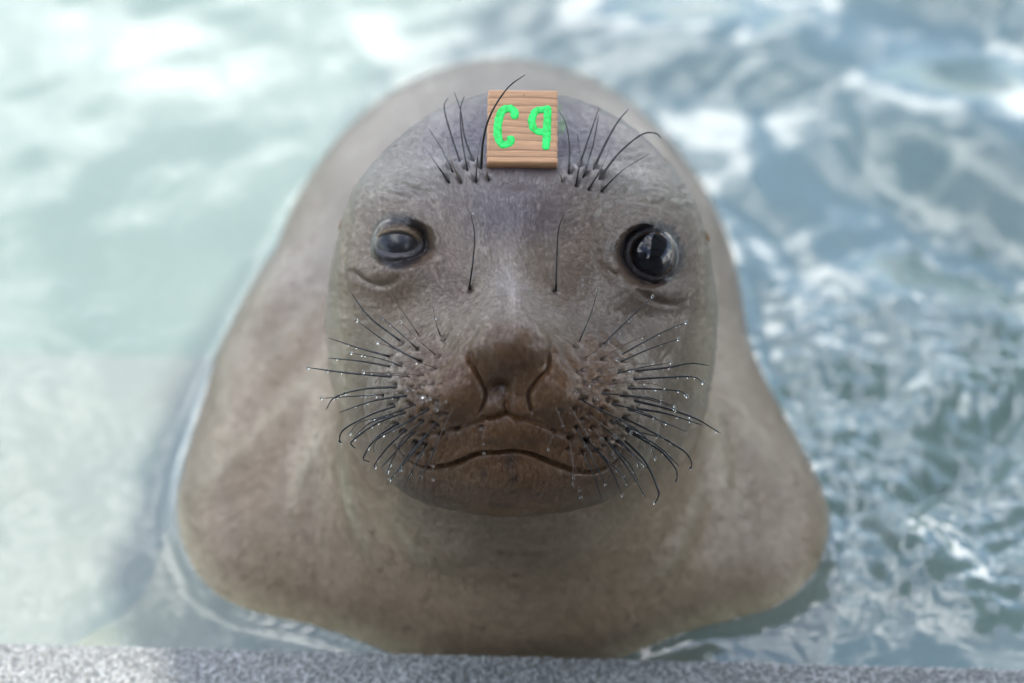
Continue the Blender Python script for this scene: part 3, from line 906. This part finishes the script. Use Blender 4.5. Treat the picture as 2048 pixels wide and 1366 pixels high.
for k_ in range(len(ye) - 1):
    a_, b_ = ye[k_], ye[k_ + 1] + .03
    xa_, xb_ = np.interp(a_, YB, XB), np.interp(b_, YB, XB)
    v_ = [(x_, y_, z_) for (x_, y_) in ((xa_, a_), (xb_, b_), (rx0 + 5, b_), (rx0 + 5, a_)) for z_ in (RZ + .05 * (k_ % 2), RZ + .03 + .05 * (k_ % 2))]
    f_ = [(0, 2, 4, 6), (1, 7, 5, 3), (0, 1, 3, 2), (2, 3, 5, 4), (4, 5, 7, 6), (6, 7, 1, 0)]
    part('roof_sheet', v_, f_, m_roof, roof)
for k_ in range(5):
    yy_ = -4.5 + k_ * 2.3
    part('beam', *box_vf(float(np.interp(yy_, YB, XB)) + .1, rx0 + 5, yy_ - .05, yy_ + .05, RZ - .2, RZ - .003), m_steel, roof)
    part('post', *box_vf(rx0 + 4.8, rx0 + 4.92, yy_ - .06, yy_ + .06, CZ - .01, RZ - .203), m_steel, roof)

# unseen wall and lean-to, added to cut frontal light; the eyes mirror them
m_wall, nt, out = new_mat('painted block wall')
tco = N(nt, 'ShaderNodeTexCoord'); noi = N(nt, 'ShaderNodeTexNoise', Scale=2.5, Detail=6.0); nt.links.new(tco.outputs['Object'], noi.inputs['Vector'])
r1 = ramp(nt, [(.3, (.16, .17, .18)), (.7, (.24, .25, .26))]); nt.links.new(noi.outputs['Fac'], r1.inputs['Fac'])
b = pbsdf(nt, out, Roughness=.8); nt.links.new(r1.outputs['Color'], b.inputs['Base Color'])
bld = bpy.data.objects.new('unseen_light_block', None); COL.objects.link(bld); bld.location = (0, -4, 0)
tag(bld, 'unseen grey wall and lean-to roof added to cut frontal light', 'light blocker')
part('wall', *box_vf(-7, 8, -4.2, -4.0, CZ - .02, 3.6), m_wall, bld)
for k_ in range(9):
    part('roof_sheet', *box_vf(-7 + k_ * .8, -7 + k_ * .8 + .74, -4.0, -.6, 2.9, 2.93), m_roof, bld)
for k_ in range(5):
    part('beam', *box_vf(-6.8 + k_ * 1.7, -6.7 + k_ * 1.7, -3.998, -.62, 2.7, 2.897), m_steel, bld)

# ------------------------------------------------------------------ the seal
m_seal, nt, out = new_mat('seal coat')
at = N(nt, 'ShaderNodeVertexColor', layer_name='coat')
tco = N(nt, 'ShaderNodeTexCoord')
mp = N(nt, 'ShaderNodeMapping'); mp.inputs['Scale'].default_value = (1.0, .45, .45)
nt.links.new(tco.outputs['Object'], mp.inputs['Vector'])
nz = N(nt, 'ShaderNodeTexNoise', Scale=700.0, Detail=3.0); nt.links.new(mp.outputs[0], nz.inputs['Vector'])
r1 = ramp(nt, [(.3, (.82, .81, .80)), (.7, (1.12, 1.12, 1.12))]); nt.links.new(nz.outputs['Fac'], r1.inputs['Fac'])
mx = N(nt, 'ShaderNodeMix', data_type='RGBA', blend_type='MULTIPLY'); mx.inputs['Factor'].default_value = 1
nt.links.new(at.outputs['Color'], mx.inputs['A']); nt.links.new(r1.outputs['Color'], mx.inputs['B'])
b = pbsdf(nt, out, Roughness=.36, Specular_IOR_Level=.6)
b.inputs['Sheen Weight'].default_value = .12; b.inputs['Sheen Roughness'].default_value = .4
nt.links.new(mx.outputs['Result'], b.inputs['Base Color'])
bp = N(nt, 'ShaderNodeBump', Strength=.35, Distance=.0012)
nt.links.new(nz.outputs['Fac'], bp.inputs['Height']); nt.links.new(bp.outputs['Normal'], b.inputs['Normal'])

seal = mixed_mesh_obj('seal', PW, F, NGON, m_seal)
colour_attr(seal.data, 'coat', base)
tag(seal, 'young grey-brown elephant seal looking up at the pool edge', 'seal')

# eyeballs
for k_, (cen, outw, rad) in enumerate(EYES):
    m_eye, nt, out = new_mat('eyeball')
    tco = N(nt, 'ShaderNodeTexCoord'); sp = N(nt, 'ShaderNodeSeparateXYZ')
    nt.links.new(tco.outputs['Object'], sp.inputs[0])
    mr = N(nt, 'ShaderNodeMapRange'); mr.inputs['From Min'].default_value = rad * .60; mr.inputs['From Max'].default_value = rad
    nt.links.new(sp.outputs['Z'], mr.inputs['Value'])
    if k_ == 0: r1 = ramp(nt, [(0, (.09, .075, .06)), (.35, (.05, .04, .033)), (.6, (.028, .025, .024)), (1, (.018, .018, .021))])
    else: r1 = ramp(nt, [(0, (.10, .075, .06)), (.18, (.035, .022, .014)), (.42, (.05, .026, .012)), (.50, (.004, .004, .006))])
    nt.links.new(mr.outputs[0], r1.inputs['Fac'])
    b = pbsdf(nt, out, Roughness=.24 if k_ == 0 else .03)
    nt.links.new(r1.outputs['Color'], b.inputs['Base Color'])
    ev_, ef_ = [], []
    nr, ns = 40, 64
    for i in range(nr + 1):
        th = math.pi * i / nr
        for j in range(ns):
            ph = 2 * math.pi * j / ns
            ev_.append((rad * math.sin(th) * math.cos(ph), rad * math.sin(th) * math.sin(ph), rad * math.cos(th)))
    for i in range(nr):
        for j in range(ns):
            ef_.append((i * ns + j, (i + 1) * ns + j, (i + 1) * ns + (j + 1) % ns, i * ns + (j + 1) % ns))
    e_ = mesh_obj('eye', ev_, np.array(ef_), m_eye, seal)
    e_['label'] = ('half-closed eye' if k_ == 0 else 'wide open dark eye')
    ow = Vector(outw @ R3)
    e_.location = Vector(to_world(cen)); e_.rotation_euler = ow.to_track_quat('Z', 'Y').to_euler()

# depth of the animal's surface at a photo pixel
fm = (facing > 0.0)
U2, V2 = pix(C2)
CELL = 4
gu, gv = (U2[fm] / CELL).astype(int), (V2[fm] / CELL).astype(int)
okc = (gu >= 0) & (gu < 520) & (gv >= 0) & (gv < 350)
ZB = np.full((350, 520), 9.0)
np.minimum.at(ZB, (gv[okc], gu[okc]), C2[fm][okc][:, 2])
def depth_at(u_, v_):
    a_, b_ = int(u_ / CELL), int(v_ / CELL)
    w_ = ZB[max(b_ - 1, 0):b_ + 2, max(a_ - 1, 0):a_ + 2]
    w_ = w_[w_ < 5]
    return float(np.median(w_)) if len(w_) else 1.8

def smooth_path(pts, n):
    p = np.array(pts)
    p = np.vstack([2 * p[0] - p[1], p, 2 * p[-1] - p[-2]])
    seg = len(p) - 3
    out_ = []
    for q in np.linspace(0, seg - 1e-6, n):
        i = int(q) + 1; t = q - int(q)
        a, b_, c, d = p[i - 1], p[i], p[i + 1], p[i + 2]
        out_.append(.5 * (2 * b_ + (c - a) * t + (2 * a - 5 * b_ + 4 * c - d) * t * t + (3 * b_ - 3 * c + d - a) * t ** 3))
    return np.array(out_)

def tube(path, rads, ns=6):
    n = len(path)
    tg = np.gradient(path, axis=0); tg /= np.linalg.norm(tg, axis=1, keepdims=True) + 1e-12
    nrm = np.cross(tg[0], [0.3, .2, 1]); nrm /= np.linalg.norm(nrm)
    vv, ff = [], []
    for i in range(n):
        nrm = nrm - tg[i] * (nrm @ tg[i]); nrm /= np.linalg.norm(nrm) + 1e-12
        bn = np.cross(tg[i], nrm)
        for j in range(ns):
            a = 2 * math.pi * j / ns
            vv.append(path[i] + rads[i] * (math.cos(a) * nrm + math.sin(a) * bn))
    for i in range(n - 1):
        for j in range(ns):
            ff.append((i * ns + j, i * ns + (j + 1) % ns, (i + 1) * ns + (j + 1) % ns, (i + 1) * ns + j))
    return vv, ff

m_whisk, nt, out = new_mat('whisker')
b = pbsdf(nt, out, Roughness=.3); b.inputs['Base Color'].default_value = (.012, .011, .011, 1)
m_whisk2, nt, out = new_mat('fine brown whisker')
b = pbsdf(nt, out, Roughness=.35); b.inputs['Base Color'].default_value = (.09, .055, .035, 1)
m_drop, nt, out = new_mat('water bead')
b = pbsdf(nt, out, Roughness=.0, IOR=1.33, Transmission_Weight=1.0); b.inputs['Base Color'].default_value = (1, 1, 1, 1)
dv, df_ = [], []
def bead(c, r):
    k0 = len(dv)
    nr_, ns_ = 6, 8
    for i in range(nr_ + 1):
        th = math.pi * i / nr_
        for j in range(ns_):
            ph = 2 * math.pi * j / ns_
            dv.append((c[0] + r * math.sin(th) * math.cos(ph), c[1] + r * math.sin(th) * math.sin(ph), c[2] + r * 1.12 * math.cos(th)))
    for i in range(nr_):
        for j in range(ns_):
            df_.append((k0 + i * ns_ + j, k0 + (i + 1) * ns_ + j, k0 + (i + 1) * ns_ + (j + 1) % ns_, k0 + i * ns_ + (j + 1) % ns_))
wrn = random.Random(3)
for k_, (th_, pts) in enumerate(WH):
    brow = k_ >= NMUZ
    p2 = smooth_path(pts, 18)
    dbase = depth_at(*pts[0]) + .0025
    L_ = np.linspace(0, 1, 18)
    if brow:
        dep = dbase - .002 + (.012 * L_ if k_ < len(WH) - 2 else -.012 * L_) 
        if k_ < len(WH) - 2: dep = dbase + L_ * .03
        if th_ == 1.2 and pts[-1][0] < 1060: dep = dbase - L_ * .035
    else:
        dep = dbase + L_ * .012
    dep = np.array(dep)
    for i in range(1, 18):
        lift = (.001 + .012 * min(1, L_[i] * 2.2))
        dep[i] = min(dep[i], depth_at(p2[i, 0], p2[i, 1]) - lift)
    for _ in range(3):
        dep[1:-1] = np.minimum(dep[1:-1], (dep[:-2] + dep[2:]) / 2 + .0006)
    path = np.array([cpt(p2[i, 0], p2[i, 1], dep[i]) for i in range(18)])
    path = to_world(path)
    r0 = .00074 * th_
    rads = r0 * (1 - .62 * L_ ** 1.6) * (1 + .10 * np.sin(L_ * 60 * th_ + k_))
    rads[0] *= 1.25; rads[-1] *= .5
    o = mesh_obj('whisker', *tube(path, rads), m_whisk if th_ > .65 else m_whisk2, seal)
    if not brow and th_ < 1.25:
        for q in range(wrn.randint(1, 4)):
            i = wrn.randint(4, 16)
            bead(path[i] + np.array([0, 0, -.0004]), .0006 + .0006 * wrn.random())
        if wrn.random() < .45: bead(path[-1], .0010 + .0004 * wrn.random())
    elif brow and wrn.random() < .5:
        for q in range(3): bead(path[wrn.randint(5, 14)], .00045)
bead(to_world(cpt(944, 424, depth_at(944, 424) - .012)), .0011)
dew = mesh_obj('dew', dv, np.array(df_), m_drop, seal)
tag(dew, 'clear water beads hanging on the whiskers', kind='stuff')

# specks at the ear openings
m_ear, nt, out = new_mat('ear crust')
b = pbsdf(nt, out, Roughness=.8); b.inputs['Base Color'].default_value = (.30, .17, .09, 1)
for (eu, ev) in ((685, 442), (1411, 470)):
    mm = (np.abs(V2 - ev) < 10) & (C2[:, 2] < 1.85) & (facing > -.3)
    i_ = np.nonzero(mm)[0][np.argmin(np.abs(U2[mm] - eu))]
    c_ = PW[i_]
    vv, ff = [], []
    for i in range(7):
        for j in range(10):
            th, ph = math.pi * i / 6, 2 * math.pi * j / 10
            r_ = .0028 * (1 + .5 * (wrn.random() - .5))
            vv.append((c_[0] + r_ * math.sin(th) * math.cos(ph), c_[1] + r_ * math.sin(th) * math.sin(ph), c_[2] + 1.8 * r_ * math.cos(th)))
    for i in range(6):
        for j in range(10):
            ff.append((i * 10 + j, (i + 1) * 10 + j, (i + 1) * 10 + (j + 1) % 10, i * 10 + (j + 1) % 10))
    mesh_obj('ear', vv, np.array(ff), m_ear, seal)

# ------------------------------------------------------------------ the short coat: hairs lying along the skin
def whorl_dir(uu, vv):
    d = np.stack([uu - 1024, vv - 588], 1)
    # on the muzzle sides the hair runs outward and down, on the chest straight down
    dn = d / (np.linalg.norm(d, axis=1, keepdims=True) + 1e-6)
    return dn
quad = F
qc = C2[quad].mean(1)
e1, e2 = C2[quad[:, 2]] - C2[quad[:, 0]], C2[quad[:, 3]] - C2[quad[:, 1]]
qn = np.cross(e1, e2); qa = np.linalg.norm(qn, axis=1); qn /= qa[:, None] + 1e-12
qv = -qc / np.linalg.norm(qc, axis=1, keepdims=True)
if ((qn * qv).sum(1) * (facing[quad[:, 0]])).sum() < 0: qn = -qn
qf = (qn * qv).sum(1)
qu, qvv = pix(qc)
headq = HEAD[quad].any(1)
wq = qa * (qf > .03) * np.where(headq, .22 + .78 * np.clip((1.745 - qc[:, 2]) / .06, 0, 1), .22) * (qvv < 1330) * (to_world(qc)[:, 2] > -.0)
for (eu, ev, a_, b_) in ((793, 485, 47, 29), (1308, 508, 49, 44)):
    wq *= (((qu - eu) / a_) ** 2 + ((qvv - ev) / b_) ** 2) > 1
for line_, wd_ in ((MOUTH, 6), (NOSTRIL_L, 5), (NOSTRIL_R, 5), (PADLINE, 4)):
    k_i = np.nonzero(headq)[0]
    d_, _, _ = polydist(qu[k_i], qvv[k_i], line_)
    wq[k_i[d_ < wd_]] = 0
for pu, pv, pa in PITS:
    wq[(np.abs(qu - pu) < 7) & (np.abs(qvv - pv) < 7)] = 0
wq /= wq.sum()
NH = 220000
sel = RNG.choice(len(wq), NH, p=wq)
s1, s2 = RNG.random(NH)[:, None], RNG.random(NH)[:, None]
c4 = C2[quad[sel]]
root = (c4[:, 0] * (1 - s1) + c4[:, 1] * s1) * (1 - s2) + (c4[:, 3] * (1 - s1) + c4[:, 2] * s1) * s2
hn = qn[sel]
ru, rv = pix(root)
dd2 = whorl_dir(ru, rv)
lowm = np.clip((rv - 1030) / 120, 0, 1)[:, None]
dd2 = dd2 * (1 - lowm) + np.array([[0.0, 1.0]]) * lowm
ang = .28 * RNG.standard_normal(NH) + 1.0 * (vnoise(np.stack([ru / 60, rv / 60, 0 * ru], 1), 91) - .5)
ca, sa = np.cos(ang), np.sin(ang)
dd2 = np.stack([ca * dd2[:, 0] - sa * dd2[:, 1], sa * dd2[:, 0] + ca * dd2[:, 1]], 1)
d3 = np.stack([dd2[:, 0], -dd2[:, 1], np.zeros(NH)], 1)
d3 -= hn * (d3 * hn).sum(1)[:, None]
d3 /= np.linalg.norm(d3, axis=1, keepdims=True) + 1e-9
isH = HEAD[quad[sel]].any(1)
ln = np.where(isH, .0034, .0045) * (.6 + .8 * RNG.random(NH))
rw = np.where(isH, .00011, .00014) * (.7 + .6 * RNG.random(NH))
lift = .10 + .14 * RNG.random(NH)
pts = np.stack([root - hn * .0003, root + d3 * (ln * .5)[:, None] + hn * (ln * lift * .8)[:, None], root + d3 * ln[:, None] + hn * (ln * lift)[:, None]], 1)
ptsw = to_world(pts.reshape(-1, 3))
hc = bpy.data.hair_curves.new('fur')
hc.add_curves([3] * NH)
hc.attributes['position'].data.foreach_set('vector', ptsw.astype(np.float32).ravel())
ra = hc.attributes.get('radius') or hc.attributes.new('radius', 'FLOAT', 'POINT')
rad3 = np.stack([rw, rw * .8, rw * .15], 1).astype(np.float32)
ra.data.foreach_set('value', rad3.ravel())
ca_ = hc.attributes.new('coat', 'FLOAT_COLOR', 'CURVE')
hcol = base[quad[sel, 0]] * (1 + np.where(isH, .24, .12)[:, None] * (2 * RNG.random(NH)[:, None] - 1))
pal = (RNG.random(NH) < .10)[:, None]
hcol = np.where(pal, hcol * 1.2 + .01, hcol)
c4_ = np.ones((NH, 4), dtype=np.float32); c4_[:, :3] = hcol
ca_.data.foreach_set('color', c4_.ravel())
na_ = hc.attributes.new('skin_normal', 'FLOAT_VECTOR', 'CURVE')
hj = hn + d3 * (.22 * (RNG.random(NH)[:, None] - .35)) + np.cross(hn, d3) * (.30 * (RNG.random(NH)[:, None] - .5))
hj /= np.linalg.norm(hj, axis=1, keepdims=True)
na_.data.foreach_set('vector', (hj @ R3).astype(np.float32).ravel())
m_fur, nt, out = new_mat('seal hair')
at = N(nt, 'ShaderNodeAttribute', attribute_name='coat')
b = pbsdf(nt, out, Roughness=.34, Specular_IOR_Level=.42); nt.links.new(at.outputs['Color'], b.inputs['Base Color'])
an = N(nt, 'ShaderNodeAttribute', attribute_name='skin_normal')
nt.links.new(an.outputs['Vector'], b.inputs['Normal'])
hc.materials.append(m_fur)
fur = bpy.data.objects.new('fur', hc); COL.objects.link(fur); fur.parent = seal
tag(fur, 'short flat grey-brown hair', kind='stuff')
S.cycles_curves.shape = 'RIBBONS'

# ------------------------------------------------------------------ the wooden tag
TW, TT = .0470, .0085
tilt = math.radians(24)
dB = depth_at(1044, 338)
botc = cpt(1044, 331, dB - .0035)
tn = np.array([0, math.sin(tilt), -math.cos(tilt)])         # face normal, view frame
tu = np.array([.010, math.cos(tilt), math.sin(tilt)]); tu /= np.linalg.norm(tu)
tr_ = np.cross(tn, tu) * -1
tr_ = np.array([1.0, -.012, 0]) ; tr_ -= tn * (tr_ @ tn); tr_ /= np.linalg.norm(tr_)
tu = np.cross(tr_, tn) * -1
if tu[1] < 0: tu = -tu
TH = 148 * K * botc[2] / math.cos(tilt) * 1.03
M3 = np.stack([tr_, tu, tn])                                # local x, y, z -> view frame
Mw = M3 @ R3
mw = Matrix(((*Mw[:, 0], 0), (*Mw[:, 1], 0), (*Mw[:, 2], 0), (0, 0, 0, 1)))
mw.translation = Vector(to_world(botc))
m_wood, nt, out = new_mat('redwood')
tco = N(nt, 'ShaderNodeTexCoord')
sp = N(nt, 'ShaderNodeSeparateXYZ'); nt.links.new(tco.outputs['Object'], sp.inputs[0])
at = N(nt, 'ShaderNodeVertexColor', layer_name='ring')
mp = N(nt, 'ShaderNodeMapping'); mp.inputs['Scale'].default_value = (60, 900, 500); nt.links.new(tco.outputs['Object'], mp.inputs['Vector'])
nz = N(nt, 'ShaderNodeTexNoise', Scale=1.0, Detail=5.0); nt.links.new(mp.outputs[0], nz.inputs['Vector'])
r1 = ramp(nt, [(.25, (.80, .78, .76)), (.75, (1.15, 1.15, 1.15))]); nt.links.new(nz.outputs['Fac'], r1.inputs['Fac'])
mx = N(nt, 'ShaderNodeMix', data_type='RGBA', blend_type='MULTIPLY'); mx.inputs['Factor'].default_value = 1
nt.links.new(at.outputs['Color'], mx.inputs['A']); nt.links.new(r1.outputs['Color'], mx.inputs['B'])
b = pbsdf(nt, out, Roughness=.6); nt.links.new(mx.outputs['Result'], b.inputs['Base Color'])
bp = N(nt, 'ShaderNodeBump', Strength=.25, Distance=.0006); nt.links.new(nz.outputs['Fac'], bp.inputs['Height']); nt.links.new(bp.outputs['Normal'], b.inputs['Normal'])
# front face as a fine grid with the harder growth rings standing as grooves, rounded arrises
nx_, ny_ = 70, 150
rings = np.array([.075, .165, .295, .39, .485, .58, .68, .78, .885])
tvx, tcol = [], []
for j in range(ny_ + 1):
    y_ = j / ny_
    for i in range(nx_ + 1):
        x_ = i / nx_
        yr = y_ + .012 * (x_ - .5) + .006 * math.sin(5 * x_ + 9 * y_)
        dr = np.abs(yr - rings).min()
        gz = -.00022 * math.exp(-(dr / .010) ** 2)
        ex = min(x_, 1 - x_) * TW; ey = min(y_, 1 - y_) * TH
        rd = .0016
        ez = 0
        if ex < rd: ez -= rd - math.sqrt(rd * rd - (rd - ex) ** 2)
        if ey < rd: ez -= (rd - math.sqrt(rd * rd - (rd - ey) ** 2))
        tvx.append(((x_ - .5) * TW + .0002 * math.sin(y_ * 40) * (abs(x_ - .5) > .49), y_ * TH, TT / 2 + gz + max(ez, -.0024)))
        up_ = yr - rings
        late = math.exp(-(dr / .006) ** 2) * (.55 + .45 * math.sin(yr * 71 + 2))
        bl = np.where(up_ > 0, up_, 1).min()
        tint = math.exp(-bl / .05)
        c_ = L(208, 161, 121) * (1 - .28 * tint) + 0
        c_ = c_ * (1 - .62 * late) + L(92, 58, 42) * .62 * late
        kn = math.exp(-((x_ - .52) / .012) ** 2 - ((y_ - .925) / .010) ** 2)
        tcol.append(c_ * (1 - .6 * kn))
tf = []
for j in range(ny_):
    for i in range(nx_):
        a_ = j * (nx_ + 1) + i
        tf.append((a_, a_ + 1, a_ + nx_ + 2, a_ + nx_ + 1))
# sides and back
loop = [i for i in range(nx_ + 1)] + [j * (nx_ + 1) + nx_ for j in range(1, ny_ + 1)] + [ny_ * (nx_ + 1) + i for i in range(nx_ - 1, -1, -1)] + [j * (nx_ + 1) for j in range(ny_ - 1, 0, -1)]
k0 = len(tvx)
for i in loop:
    tvx.append((tvx[i][0], tvx[i][1], -TT / 2)); tcol.append(tcol[i] * 1.0)
n_ = len(loop)
for i in range(n_):
    j = (i + 1) % n_
    tf.append((loop[i], k0 + i, k0 + j, loop[j]))
tf.append(tuple(k0 + i for i in range(n_ - 1, -1, -1)))
wt = mesh_obj('wooden_tag', tvx, tf, m_wood)
colour_attr(wt.data, 'ring', np.array(tcol))
wt.matrix_world = mw
tag(wt, 'small square wooden tag with bright green C9 on the seal\'s forehead', 'tag')

m_paint, nt, out = new_mat('fluorescent green paint')
tco = N(nt, 'ShaderNodeTexCoord'); nz = N(nt, 'ShaderNodeTexNoise', Scale=220.0, Detail=3.0); nt.links.new(tco.outputs['Object'], nz.inputs['Vector'])
r1 = ramp(nt, [(.3, (.0, .55, .04)), (.55, (.01, .90, .16))]); nt.links.new(nz.outputs['Fac'], r1.inputs['Fac'])
b = pbsdf(nt, out, Roughness=.38); nt.links.new(r1.outputs['Color'], b.inputs['Base Color'])
bp = N(nt, 'ShaderNodeBump', Strength=.3, Distance=.0006); nt.links.new(nz.outputs['Fac'], bp.inputs['Height']); nt.links.new(bp.outputs['Normal'], b.inputs['Normal'])
def tl(p): return ((p[0] - 607) / 995 * TW, (1235 - p[1]) / 1060 * TH)
def stroke(pts, hw, hgt, seed):
    p = catmull([tl(q) for q in pts], 10)
    n = len(p)
    tg = np.gradient(p, axis=0); tg /= np.linalg.norm(tg, axis=1, keepdims=True)
    nr = np.stack([-tg[:, 1], tg[:, 0]], 1)
    rr_ = np.random.default_rng(seed)
    wl, wr_ = hw * (1 + .16 * (rr_.random(n) - .5) * 2), hw * (1 + .16 * (rr_.random(n) - .5) * 2)
    prof = [(-1, -.35), (-.93, .55), (-.6, .95), (0, .85), (.6, .95), (.93, .55), (1, -.35)]
    vv, ff = [], []
    def row(c, l, r, s):
        for a_, h_ in prof:
            q_ = c + nr_cur * (a_ * (l if a_ < 0 else r) * s)
            vv.append((q_[0], q_[1], TT / 2 - .0003 + (h_ * hgt if s > .5 else (h_ * hgt * s))))
    rows = []
    for i in range(n):
        nr_cur = nr[i]
        if i == 0:
            for s_, o_ in ((.05, 1.0), (.6, .8), (.87, .5)):
                row(p[0] - tg[0] * hw * o_, wl[0], wr_[0], s_)
        row(p[i], wl[i], wr_[i], 1.0)
        if i == n - 1:
            for s_, o_ in ((.87, .5), (.6, .8), (.05, 1.0)):
                row(p[i] + tg[i] * hw * o_, wl[i], wr_[i], s_)
    m_ = len(prof); R_ = len(vv) // m_
    for i in range(R_ - 1):
        for j in range(m_ - 1):
            ff.append((i * m_ + j, i * m_ + j + 1, (i + 1) * m_ + j + 1, (i + 1) * m_ + j))
        ff.append((i * m_ + m_ - 1, i * m_, (i + 1) * m_, (i + 1) * m_ + m_ - 1))
    return vv, ff
Cst = [(497, 560), (492, 505), (455, 462), (390, 455), (330, 480), (290, 550), (268, 640), (258, 740), (262, 850), (290, 935), (330, 978), (395, 972), (438, 940), (447, 900)]
Lp = [(945, 462), (870, 468), (800, 490), (760, 550), (740, 630), (750, 710), (790, 765), (850, 788), (935, 782)]
St = [(958, 455), (960, 600), (955, 760), (950, 900), (946, 1000)]
v1, f1 = stroke(Cst, .0029, .0008, 1)
o = mesh_obj('painted_letter', v1, f1, m_paint, wt); o['label'] = 'green letter C'
v1, f1 = stroke(Lp, .0027, .0008, 2)
v2, f2 = stroke(St, .0028, .00105, 3)
k0 = len(v1)
o = mesh_obj('painted_letter', v1 + v2, f1 + [tuple(q + k0 for q in g_) for g_ in f2], m_paint, wt); o['label'] = 'green numeral 9'
